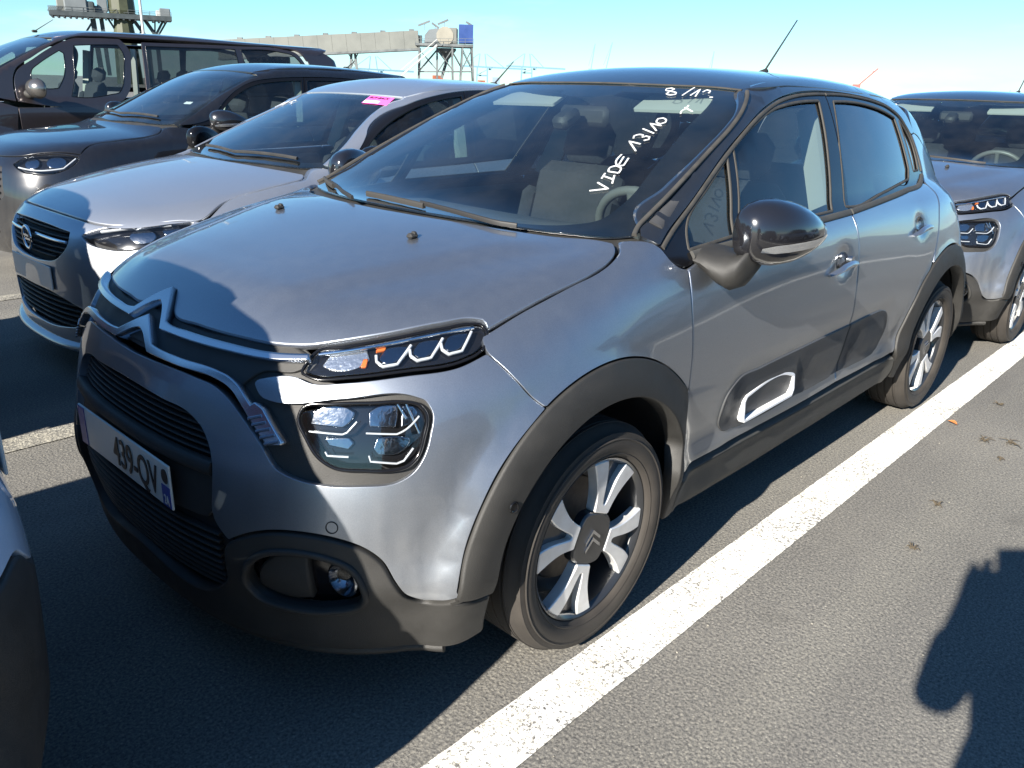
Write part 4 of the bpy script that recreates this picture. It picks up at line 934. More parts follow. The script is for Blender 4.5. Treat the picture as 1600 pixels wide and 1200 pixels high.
            if dd is d1:
                P, N = surf(B, 'S', [(hx+.055,hz+.020)], 0, sg); k_ = MB(); k_.tube([Vector(P[0]), Vector(P[0])+Vector((0,sg*.018,0))], .014, 16); k_.build('lock_barrel', SATIN, o, auto=40)
        mirror_unit(d1, sg)
    # ---- rear quarter, tail
    qp = [(2.330,.806),(2.356,.862),(2.396,.948),(2.426,.985),(2.456,1.022),(2.453,1.060),(2.492,1.095),(2.497,1.18),(2.475,1.255),(2.53,1.262),(2.62,1.23),(2.72,1.14),(2.80,1.06),(2.86,1.0),(2.90,.90),(2.93,.78),(2.95,.70),(2.93,.62)] + circle_pts(2.54,.312,.486,38,118,18)
    for sg in S2:
        patch('rear_quarter', B, 'S', qp, PAINT, root, gap=.0018, res=.04, sgn=sg, corner=50)
        patch('tail_lamp', B, 'R', [(.22,.80),(.24,.93),(.45,.96),(.60,.99),(.70,1.00),(.74,.93),(.72,.82),(.62,.80),(.42,.79)], mat('tail_red', (.28,.012,.015), .2, coat=1), root, level=.004, bev=.008, flange=.02, res=.03, sgn=sg)
        patch('roof_quarter', B, 'R', [(.40,1.045),(.43,1.20),(.37,1.345),(.46,1.41),(.62,1.41),(.80,1.365),(.95,1.305),(.97,1.262),(.86,1.238),(.79,1.148),(.75,1.068),(.71,1.008),(.60,.995)], BLACK, root, level=-.001, res=.04, sgn=sg)
    patch('tailgate', B, 'R', mirF([(0,.66),(.25,.66),(.36,.70),(.40,.78),(.215,.79),(.23,.94),(.43,.97),(.44,1.03),(.2,1.045),(0,1.05)]), PAINT, root, res=.04)
    patch('rear_window', B, 'R', mirF([(0,1.055),(.2,1.05),(.42,1.035),(.43,1.20),(.36,1.34),(.2,1.365),(0,1.37)]), DARKG, root, level=-.004, res=.05)
    patch('roof_spoiler', B, 'R', mirF([(0,1.372),(.2,1.368),(.37,1.345),(.46,1.345),(.42,1.41),(.2,1.44),(0,1.445)]), BLACK, root, level=.02, bev=.01, flange=.03, res=.04)
    patch('rear_bumper', B, 'R', mirF([(0,.65),(.25,.65),(.37,.69),(.42,.775),(.62,.785),(.70,.77),(.742,.70),(.6,.695),(.50,.682),(.46,.645),(.39,.595),(.3,.572),(0,.567)]), PAINT, root, res=.04)
    patch('rear_lower_bumper', B, 'R', mirF([(0,.560),(.3,.565),(.39,.588),(.46,.638),(.50,.675),(.6,.688),(.742,.693),(.735,.62),(.70,.52),(.672,.36),(.63,.28),(.5,.25),(0,.25)]), PLAST, root, level=.004, res=.04, bev=.006)
    pr = MB(); pr.box((3.150,0,.735),(.006,.520,.110), bev=.002); pr.build('licence_plate', M_pl, root)
    # ---- wheels
    w1 = make_wheel(root, (0,-.7445,.312), sgn=-1, steer=0)
    copy_wheel(w1, root, (0,.7445,.312), 1); copy_wheel(w1, root, (2.54,-.7445,.312), -1, roll=.9); copy_wheel(w1, root, (2.54,.7445,.312), 1, roll=.5)
    # ---- aerial
    an = MB(); an.tube([(1.98,-.10,1.485),(2.02,-.10,1.50)], [.018,.012], 12); an.tube([(2.0,-.10,1.495),(2.25,-.10,1.72)], [.0045,.003], 8); an.build('aerial', PLAST, root, auto=40)
    # ---- cabin
    add_cabin(root)
    P, N = surf(B, 'T', [(x,y) for x in np.linspace(1.02,2.6,14) for y in np.linspace(-.54,.54,9)], -.03)
    F = [(i*9+j, i*9+j+1, (i+1)*9+j+1, (i+1)*9+j) for i in range(13) for j in range(8)]
    mesh('headliner', P, F, mat('headliner_cloth', (.30,.30,.28), .95), root)
    for sg in S2:
        pts = [(.86,-.17),(.86,.17),(1.01,.15),(1.02,-.14)]
        b = MB(); b.prism(smooth_loop([(-.155,-.05),(.155,-.06),(.15,.055),(-.14,.06)], .02, 90, soften=2), (.985,sg*.34,1.365), (0,1,0), Vector((.78,0,.35)).normalized(), Vector((.35,0,-.78)).normalized(), .014, .004); b.build('sun_visor', TRIM, root, auto=40)
    b = MB(); b.box((.80,0,1.30),(.10,.07,.05), Matrix.Rotation(-.45,3,'Y'), bev=.015); b.box((.90,0,1.31),(.035,.22,.07), bev=.018); b.build('interior_mirror', PLAST, root, auto=40)
    # pillar trims seen through the glass
    for sg in S2:
        b = MB(); b.bar((1.47,sg*.675,1.02),(1.54,sg*.54,1.36), .05, .09); b.build('pillar_trim', TRIM, root)
        b = MB(); b.box((.95,sg*.745,.80),(1.0,.05,.36), bev=.02); b.box((1.95,sg*.745,.82),(.85,.05,.38), bev=.02); b.build('door_card', DASH, root)
        b = MB(); b.tube([(.34,sg*.700,1.045),(.60,sg*.650,1.165),(.85,sg*.590,1.275),(1.06,sg*.535,1.365)], [.035,.032,.03,.03], 8); b.build('pillar_trim', CABIN, root, auto=60)
    return root

def mirror_unit(door, sg, off=(0,0,0), mt=None, k=1.0):
    """wing mirror folded back along the door: rounded shell on a foot, with an indicator strip"""
    ox, oy, oz = off; V, F = [], []
    d = np.array((.945,.327)); no = np.array((-.327,.945)); P0 = np.array((.455+ox,.885+oy)); zc = 1.056+oz
    st = [(0,.028,.018,.040),(.010,.048,.030,.060),(.030,.066,.038,.076),(.065,.080,.042,.088),(.105,.086,.044,.092),(.155,.083,.042,.087),(.205,.073,.036,.073),(.250,.056,.028,.053),(.287,.035,.018,.031),(.312,.008,.005,.008)]
    n = 24
    for (s_, ro, ri, rz) in st:
        for j in range(n):
            t = 2*math.pi*j/n; c, s1 = math.cos(t), math.sin(t)
            q = P0 + d*s_*k + no*k*((ro if c > 0 else ri)*(abs(c)**.85)*(1 if c > 0 else -1))
            V.append((q[0], sg*q[1], zc+k*rz*(abs(s1)**.9)*(1 if s1 > 0 else -.92)-k*.03*s_))
    for i in range(len(st)-1):
        for j in range(n): F.append((i*n+j, i*n+(j+1) % n, (i+1)*n+(j+1) % n, (i+1)*n+j))
    F += [tuple(range(n)), tuple((len(st)-1)*n+j for j in range(n))]
    o = mesh('wing_mirror', V, F, mt or mat('mirror_black', (.010,.010,.012), .16, coat=1.0), door); fix(o); sharp(o, 60)
    V, F = [], []
    for i, (s_, ro, ri, rz) in enumerate(st[2:9]):
        for dz in (-1,-.4,.4,1):
            hz = .011*(.5 if i == 0 else 1); zz = -.034+.004*i+dz*hz; s1 = min(1, abs(zz)/(rz*.92))**(1/.9); c = math.sqrt(max(0,1-s1*s1))**.85
            q = P0 + d*s_*k + no*k*(ro*c+.002); V.append((q[0], sg*q[1], zc+k*zz-k*.03*s_))
    F = [(i*4+j, i*4+j+1, (i+1)*4+j+1, (i+1)*4+j) for i in range(6) for j in range(3)]
    g = mesh('mirror_indicator', V, F, mat('clear_chrome', (.70,.72,.74), .12, metal=.9, coat=1), o); fix(g)
    def ring(y, x, z, rx, rz, kk=14): return [(x+ox+rx*math.cos(2*math.pi*j/kk), sg*(y+oy), z+oz+rz*math.sin(2*math.pi*j/kk)) for j in range(kk)]
    rs = [ring(.765,.500,.985,.105,.026), ring(.815,.495,.975,.095,.034), ring(.850,.480,.958,.078,.042), ring(.880,.472,.950,.062,.046), ring(.905,.480,.962,.056,.046), ring(.922,.500,.995,.050,.040)]
    VV = [v for r_ in rs for v in r_]; FF = [(i*14+j, i*14+(j+1) % 14, (i+1)*14+(j+1) % 14, (i+1)*14+j) for i in range(len(rs)-1) for j in range(14)] + [tuple(range(14)), tuple(70+j for j in range(14))]
    f = mesh('mirror_foot', VV, FF, PLAST, o); fix(f); sharp(f, 60)
    return o
corsa = Body(
  W=spl((-1,.86),(0,.865),(1,.862),(2,.862),(2.54,.865),(3.2,.80)),
  V=spl((.1,.10),(.2,.06),(.30,.03),(.40,.012),(.55,.002),(.64,0),(.74,.006),(.82,.018),(.88,.036),(.94,.07),(1.0,.11),(1.2,.3)),
  Vx=spl((-1,.05),(-.3,.02),(.2,0),(2.5,0),(3.2,.03)),
  a=spl((.1,.55),(.3,.58),(.5,.62),(.7,.70),(.85,.80),(1.1,.9)), ar=spl((.1,.4),(.9,.45),(1.2,.5)),
  xf=spl((.1,-.78),(.18,-.83),(.3,-.835),(.45,-.84),(.58,-.835),(.68,-.815),(.75,-.775),(.81,-.70),(.88,-.55),(1.0,-.3)),
  xr=spl((.1,3.1),(.3,3.18),(.6,3.21),(.85,3.16),(1.1,3.05)), n=2.5,
  arch=[(0,.31,.43,.868,.09),(2.54,.31,.43,.868,.09)],
  zc=spl((-.9,.64),(-.78,.745),(-.70,.79),(-.6,.832),(-.4,.885),(-.1,.945),(.2,.985),(.4,1.0),(.7,1.01),(2.5,1.02),(3.2,1.0)),
  A=spl((-.9,.07),(-.3,.06),(.2,.05),(3,.045)), cp=2.4, kt=spl((-1,.04),(3.2,.06)),
  zb=spl((-.9,.16),(-.4,.18),(2.6,.2),(3.2,.28)),
  Yg=spl((.8,.84),(.9,.805),(1.0,.762),(1.1,.715),(1.2,.668),(1.3,.615),(1.4,.55),(1.5,.47)),
  Gx=spl((-1,-.05),(.3,-.02),(.8,0),(1.7,0),(2.3,-.03),(2.8,-.09),(3.2,-.2)),
  ws=spl((.85,-.10),(.965,.17),(1.1,.47),(1.25,.81),(1.35,1.05),(1.45,1.33)), wb=.28, wk=.42,
  rw=spl((.9,3.14),(1.1,2.98),(1.3,2.80),(1.45,2.66)), rb=.3,
  zr=spl((.8,1.35),(1.0,1.39),(1.25,1.425),(1.6,1.440),(2.0,1.435),(2.4,1.405),(2.9,1.34)), rc=.11, kr=.06, kg=.03, extra=None)
suv = Body(
  W=spl((-1,.87),(0,.88),(2,.88),(2.6,.88),(3.4,.82)),
  V=spl((.1,.10),(.25,.05),(.4,.02),(.6,.002),(.75,0),(.85,.010),(.95,.035),(1.02,.07),(1.1,.12),(1.3,.3)),
  Vx=spl((-1,.04),(.2,0),(2.5,0),(3.2,.03)),
  a=spl((.1,.5),(.4,.52),(.7,.6),(.9,.75),(1.1,.9)), ar=spl((.1,.4),(1.2,.5)),
  xf=spl((.1,-.80),(.25,-.86),(.5,-.87),(.7,-.855),(.82,-.82),(.90,-.75),(.96,-.62),(1.05,-.35)),
  xr=spl((.1,3.2),(.4,3.3),(.8,3.3),(1.1,3.15)), n=2.7,
  arch=[(0,.335,.45,.885,.09),(2.6,.335,.45,.885,.09)],
  zc=spl((-.9,.76),(-.82,.845),(-.72,.905),(-.5,.965),(-.2,1.01),(.1,1.04),(.4,1.06),(1,1.07),(3.2,1.08)),
  A=spl((-.9,.05),(.2,.045),(3,.045)), cp=2.6, kt=spl((-1,.05),(3.2,.06)),
  zb=spl((-.9,.2),(3.3,.25)),
  Yg=spl((.9,.84),(1.05,.79),(1.2,.735),(1.35,.665),(1.48,.60),(1.6,.52)),
  Gx=spl((-1,-.05),(.3,-.02),(.8,0),(1.7,0),(2.4,-.04),(3.3,-.2)),
  ws=spl((.95,-.10),(1.06,.14),(1.2,.44),(1.35,.77),(1.45,1.01),(1.55,1.3)), wb=.28, wk=.42,
  rw=spl((.9,3.25),(1.2,3.1),(1.5,2.85)), rb=.3,
  zr=spl((.8,1.43),(1.0,1.48),(1.3,1.525),(1.7,1.545),(2.2,1.535),(2.7,1.50),(3.1,1.46)), rc=.10, kr=.06, kg=.03, extra=None)
van = Body(
  W=spl((-1,.93),(0,.94),(1,.945),(3.9,.945),(4.8,.92)),
  V=spl((.1,.08),(.3,.03),(.6,0),(.9,0),(1.05,.02),(1.2,.06),(1.4,.15)),
  Vx=spl((-1,.05),(.0,0),(4,0)),
  a=spl((.1,.5),(.5,.55),(.9,.7),(1.2,.9)), ar=spl((.1,.22),(1.9,.25)),
  xf=spl((.1,-.84),(.3,-.88),(.7,-.88),(.9,-.84),(1.0,-.75),(1.1,-.55),(1.2,-.3)),
  xr=spl((.1,4.7),(.5,4.76),(1.0,4.76),(1.9,4.66)), n=2.6,
  arch=[(0,.34,.45,.95,.08),(3.3,.34,.45,.95,.08)],
  zc=spl((-.9,.85),(-.8,.95),(-.6,1.03),(-.3,1.11),(0,1.17),(.2,1.2),(.6,1.22),(4.1,1.22)),
  A=spl((-.9,.06),(4,.05)), cp=2.6, kt=spl((-1,.06),(4.1,.06)), zb=spl((-.9,.22),(4.1,.25)),
  Yg=spl((.9,.95),(1.1,.925),(1.3,.89),(1.5,.85),(1.7,.80),(1.82,.76),(1.9,.70)),
  Gx=spl((-1,-.06),(.4,-.02),(1,0),(4,0)),
  ws=spl((1.0,-.70),(1.15,-.50),(1.3,-.24),(1.5,.14),(1.7,.56),(1.85,.95)), wb=.22, wk=.5,
  rw=spl((.9,4.76),(1.2,4.74),(1.6,4.66),(1.9,4.56)), rb=.1,
  zr=spl((.2,1.71),(.5,1.81),(.8,1.86),(1.5,1.905),(2.2,1.915),(3.2,1.90),(4.7,1.885)), rc=.07, kr=.10, kg=.03, extra=None)
OFF = dict(corsa=(.58,2.42), suv=(1.0,4.9), van=(1.32,9.4))

# ================= the other vehicles =================
def circ_u(cx, cz, r, a0, a1, n=18): return circle_pts(cx, cz, r, a0, a1, n)
def simple_car(sp):
    """a parked car from the same kit: panels cut from its own body surface"""
    B, M = sp['body'], sp['paint']; root = empty('parked_car' if sp.get('kind') != 'van' else 'parked_van', (*sp['at'],0), 0, sp['label'], sp['cat'], 'parked cars in rows')
    S2 = (-1, 1); wb, wz, ar, sill = sp['wb'], sp['wz'], sp['ar'], sp['sill']; x0, xB, x1 = sp['doors']
    roofm = sp.get('roofpaint', M); xe = sp['tail']
    shell(B, root, -.28, xe-.15, sp['belt'][0][1], [(0,wz,ar+.05),(wb,wz,ar+.05)])
    fl = MB(); fl.box(((wb)/2,0,.27),(wb+1.0,1.35,.06), bev=.02); fl.build('floor_pan', mat('underbody_black'), root)
    eb = MB(); eb.box((-.12,0,sp['bonz']-.36),(.75,1.25,.40), bev=.06); eb.build('engine_bay', mat('underbody_black'), root)
    # bonnet
    ft = conv(B, 'F', sp['bonF'], 'T'); half = ft + sp['bonT']; half[0] = (half[0][0], 0.)
    patch('bonnet', B, 'T', mirror2(half), M, root, gap=.002, res=.05)
    # bumper with openings
    bot = sp['bumpbot']
    ars = conv(B, 'S', circ_u(0, wz, ar+.006, sp.get('archtop',128), 188, 8), 'F')
    bp = [(0,sp['bonF'][0][1]-.006)] + [(u,v-.006) for u, v in sp['bonF'][1:]] + sp['bumpside'] + ars + bot
    patch('front_bumper', B, 'F', [mirF(bp)] + sp['holes'], M, root, gap=.001, res=.05, flange=.02)
    patch('grille_back', B, 'F', mirF([(0,sp['bonF'][0][1]-.02),(.68,sp['bonF'][0][1]-.02),(.72,.62),(.62,.24),(0,.22)]), mat('underbody_black'), root, level=-.05, bev=.001, flange=.003, res=.06)
    for zz, ue in sp['slats']: ribbon('grille_slat', B, 'F', [(-ue,zz),(-ue*.5,zz),(0,zz),(ue*.5,zz),(ue,zz)], .010, .012, PLAST, root, level=-.03)
    for sg in S2:
        lm = sp['lamp']; bz = patch('headlamp', B, 'F', lm, GLOSSK, root, level=-.05, bev=.001, flange=.004, res=.04, sgn=sg)
        for (cu, cv, a, b_) in sp['cups']:
            patch('reflector', B, 'F', [(cu+a*math.cos(t), cv+b_*math.sin(t)) for t in np.linspace(0,2*math.pi,13)[:-1]], mat('lamp_silver'), bz, level=-.03, bev=.004, flange=.012, res=.02, h=.01, sgn=sg)
        ribbon('light_guide', B, 'F', sp['drl'], .010, .006, LEDW, bz, level=-.018, sgn=sg, corner=25)
        patch('lamp_lens', B, 'F', lm, LENS, bz, level=-.002, bev=.004, flange=.012, res=.04, gap=.002, sgn=sg)
    # windscreen
    ed = conv(B, 'S', sp['wsedge'], 'T'); wh = [(sp['wsc'][0],0),(sp['wsc'][0]+.04,.3)] + [(ed[0][0]-.05, ed[0][1]-.08)] + ed + [(sp['wsc'][1]+.015,.28),(sp['wsc'][1],0)]
    wsn = patch('windscreen', B, 'T', mirror2(wh), GLASS, root, level=-.004, bev=.002, flange=.004, res=.06, corner=40)
    c_ = np.array([(.5*(sp['wsc'][0]+sp['wsc'][1]),0)]); Q = mirror2(wh)
    inn = smooth_loop(inset(smooth_loop(Q, .04, 40), .055)[::2], .05, 60)[::2]
    patch('windscreen_border', B, 'T', [Q, [tuple(q) for q in inn[::-1]]], mat('printed_black', (.006,.007,.009), .25), wsn, level=-.009, bev=.0005, flange=.001, res=.06, corner=40)
    patch('cowl_panel', B, 'T', mirror2([(sp['wsc'][0]-.10,0),(sp['wsc'][0]-.05,.4),(ed[0][0]-.10,ed[0][1]-.06),(ed[0][0],ed[0][1]),(sp['wsc'][0]+.08,.3),(sp['wsc'][0]+.05,0)]), PLAST, root, level=-.014, res=.05)
    for hy, tip in ((.10,-.42),(.52,.02)):
        Pw, Nw = surf(B, 'T', [(np.interp(abs(y),[0,.7],[sp['wsc'][0]+.07,ed[0][0]-.02]),y) for y in np.linspace(hy,tip,7)], .012)
        wp = MB(); wp.tube([tuple(p) for p in Pw], .009, 6); wp.build('wiper', PLAST, root, auto=50)
    # roof and pillars
    G = sp['gutter']; Rt = sp['roof']
    patch('roof_panel', B, 'T', mirror2(Rt), roofm, root, bev=.001, flange=.02, res=.08)
    topS = conv(B, 'T', [(x,y-.012) for x, y in Rt if y > .3][::-1], 'S')
    pil = [(u-.005,v+.008) for u, v in sp['wsedge'][:1]] + [(u,v+.003) for u, v in G] + topS + [(u+.004,v+.004) for u, v in reversed(sp['wsedge'][1:])]
    for sg in S2: patch('roof_pillar', B, 'S', pil, roofm, root, level=-.0006, bev=.001, flange=.02, res=.05, sgn=sg)
    # wings, doors, quarters
    sh = conv(B, 'T', [q for q in sp['bonT'] if q[1] > sp['bonT'][0][1]-.12 and q[1] > .4], 'S')
    b0 = sp['belt']; bz_ = lambda x: float(np.interp(x, [q[0] for q in b0], [q[1] for q in b0]))
    fb = sp['wingfront']
    wing = fb + [(u,v-.003) for u, v in sh] + [(sp['wsedge'][0][0]-.02, sp['wsedge'][0][1]-.006),(b0[0][0],b0[0][1]),(x0-.004,bz_(x0)-.03),(x0-.004,wz+.30)] + circ_u(0, wz, ar+.006, sp.get('wa',40), sp.get('archtop',128), 12)
    fd = [(x0,sill),(x0,wz+.3),(x0,bz_(x0)-.008)] + [(q[0],q[1]-.008) for q in b0 if x0+.05 < q[0] < xB-.05] + [(xB,bz_(xB)-.008),(xB+.02,.7),(xB+.02,sill)]
    rd = [(xB+.024,sill),(xB+.024,.7),(xB+.004,bz_(xB)-.008)] + [(q[0],q[1]-.008) for q in b0 if xB+.05 < q[0] < x1-.05] + [(x1,bz_(x1)-.008)] + sp['reardoor']
    for sg in S2:
        patch('front_wing', B, 'S', wing, M, root, gap=.0015, res=.05, sgn=sg)
        d1 = patch('front_door', B, 'S', fd, M, root, gap=.002, res=.05, sgn=sg); d2 = patch('rear_door', B, 'S', rd, M, root, gap=.002, res=.05, sgn=sg)
        patch('rear_quarter', B, 'S', sp['quarter'], M, root, gap=.002, res=.06, sgn=sg)
        for dd, fr0, gl in ((d1, sp['frameF'], sp['glassF']), (d2, sp['frameR'], sp['glassR'])):
            patch('window_frame', B, 'S', [fr0]+[list(g_) for g_ in gl], GLOSSK if sp.get('framek') is None else sp['framek'], dd, level=-.004, bev=.002, flange=.014, res=.05, sgn=sg)
            for g_ in gl:
                patch('window_pane', B, 'S', g_, GLASS if dd is d1 else sp.get('rearglass', DARKG), dd, level=-.010, bev=.0005, flange=.003, res=.07, sgn=sg)
                ribbon('window_seal', B, 'S', g_, .010, .003, GLOSSK, dd, level=-.005, closed=True, sgn=sg)
        for dd, hx in ((d1, xB-.14), (d2, x1-.22)):
            P, N = surf(B, 'S', [(hx-.10,bz_(hx)-.12),(hx-.06,bz_(hx)-.115),(hx+.06,bz_(hx)-.115),(hx+.10,bz_(hx)-.12)], 0, sg)
            hm = MB(); hm.tube([Vector(P[0]), Vector(P[1])+Vector((0,sg*.035,0)), Vector(P[2])+Vector((0,sg*.035,0)), Vector(P[3])], .013, 8); hm.build('door_handle', M, dd, auto=50)
        patch('sill', B, 'S', [(ar+.01,sill-.01),(wb-ar-.01,sill-.01),(wb-ar-.01,.24),(ar+.01,.235)], PLAST, root, level=.004, bev=.006, flange=.04, res=.06, sgn=sg)
        for cx in (0, wb):
            arch_liner(root, cx, wz, ar+.004, sg, sp['hw']-.06, .46)
            if sp.get('clad'):
                patch('arch_cladding', B, 'S', circ_u(cx, wz, ar+.06, 186, -6, 28)+circ_u(cx, wz, ar, -6, 186, 26), PLAST, root, level=.006, bev=.004, flange=.03, res=.03, sgn=sg)
        if sp.get('kind') != 'van': mirror_unit(d1, sg, (sp['mirror'][1]-.50, sp['hw']-.85, sp['mirror'][2]-1.03), sp.get('mirpaint', M), .9); continue
        my, mx, mz = sp['mirror']; mb = MB()
        V, F = [], []; n = 16; k_ = sp.get('mirsize', 1.)
        for (dy, rx, rz) in ((0,.02,.03),(.02,.06,.06),(.06,.085,.082),(.12,.085,.085),(.17,.07,.07),(.20,.03,.035),(.205,.006,.008)):
            for j in range(n):
                t = 2*math.pi*j/n; V.append((mx+rx*k_*math.cos(t)*(1 if math.cos(t) < 0 else .5)+dy*.2, sg*(my+dy*k_), mz+rz*k_*math.sin(t)))
        for i in range(6):
            for j in range(n): F.append((i*n+j, i*n+(j+1) % n, (i+1)*n+(j+1) % n, (i+1)*n+j))
        F += [tuple(range(n)), tuple(6*n+j for j in range(n))]
        o = mesh('wing_mirror', V, F, sp.get('mirpaint', M), d1); fix(o); sharp(o, 60)
        ft_ = MB(); ft_.tube([(mx-.03,sg*(my-.12),mz-.06),(mx-.01,sg*(my-.03),mz-.07),(mx,sg*(my+.04),mz-.04)], [.05,.04,.035], 10); ft_.build('mirror_foot', PLAST, o, auto=50)
    for nm, poly, mt_, lv in sp['rear']: patch(nm, B, 'R', mirF(poly), {'paint': M, 'plast': PLAST, 'glass': DARKG, 'roof': roofm}[mt_], root, level=lv, res=.06) if nm != 'tail_lamp' else [patch(nm, B, 'R', poly, mat('tail_red', (.28,.012,.015), .2, coat=1), root, level=.004, bev=.006, flange=.02, res=.05, sgn=sg) for sg in S2]
    w1 = make_wheel(root, (0,-sp['track'],wz), R=wz, rim=sp.get('rim',.215), sgn=-1, style=sp['wheel'])
    copy_wheel(w1, root, (0,sp['track'],wz), 1); copy_wheel(w1, root, (wb,-sp['track'],wz), -1, roll=.5); copy_wheel(w1, root, (wb,sp['track'],wz), 1, roll=.2)
    add_cabin(root, **sp['cabin'])
    xs = np.linspace(Rt[0][0]+.05, xe-.7, 10); P, N = surf(B, 'T', [(x,y) for x in xs for y in np.linspace(-.52,.52,7)], -.03)
    mesh('headliner', P, [(i*7+j, i*7+j+1, (i+1)*7+j+1, (i+1)*7+j) for i in range(9) for j in range(6)], mat('headliner_cloth', (.30,.30,.28), .95), root)
    for sg in S2:
        b = MB(); b.box(((x0+xB)/2,sg*(sp['hw']-.13),.76),(xB-x0-.1,.05,.34), bev=.02); b.box(((xB+x1)/2,sg*(sp['hw']-.13),.78),(x1-xB-.1,.05,.34), bev=.02); b.build('door_card', DASH, root)
        tb, tt = sp['bpillar']; b = MB(); b.bar((xB+.02,sg*tb[0],tb[1]),(xB+.08,sg*tt[0],tt[1]), .05, .08); b.build('pillar_trim', TRIM, root)
    an = sp['aerial']; m_ = MB(); m_.tube([an[0], an[1]], [.006,.003], 6); m_.box(an[0], (.06,.04,.03), bev=.01); m_.build('aerial', PLAST, root)
    return root, wsn

def frames(G, belt, xB, topB, inset_d=.022):
    """front and rear window frame outlines and their glass, from gutter line, belt line and B-post"""
    bz_ = lambda x: float(np.interp(x, [q[0] for q in belt], [q[1] for q in belt])); gz = lambda x: float(np.interp(x, [q[0] for q in G if 1], [q[1] for q in G]))
    f = [q for q in G if q[0] < topB-.04] + [(topB, gz(topB)), (xB, bz_(xB))] + [q for q in reversed(belt) if q[0] < xB-.05]
    mono = [q for q in G if q[0] > topB+.04]
    r = [(xB+.004, bz_(xB)), (topB+.004, gz(topB))] + mono + [q for q in reversed(belt) if q[0] > xB+.05]
    gl = []
    for p in (f, r):
        s = smooth_loop(p, .03, 40, soften=1); gl.append([tuple(q) for q in smooth_loop(inset(s, inset_d)[::3], .04, 50)[::2]])
    return f, r, gl

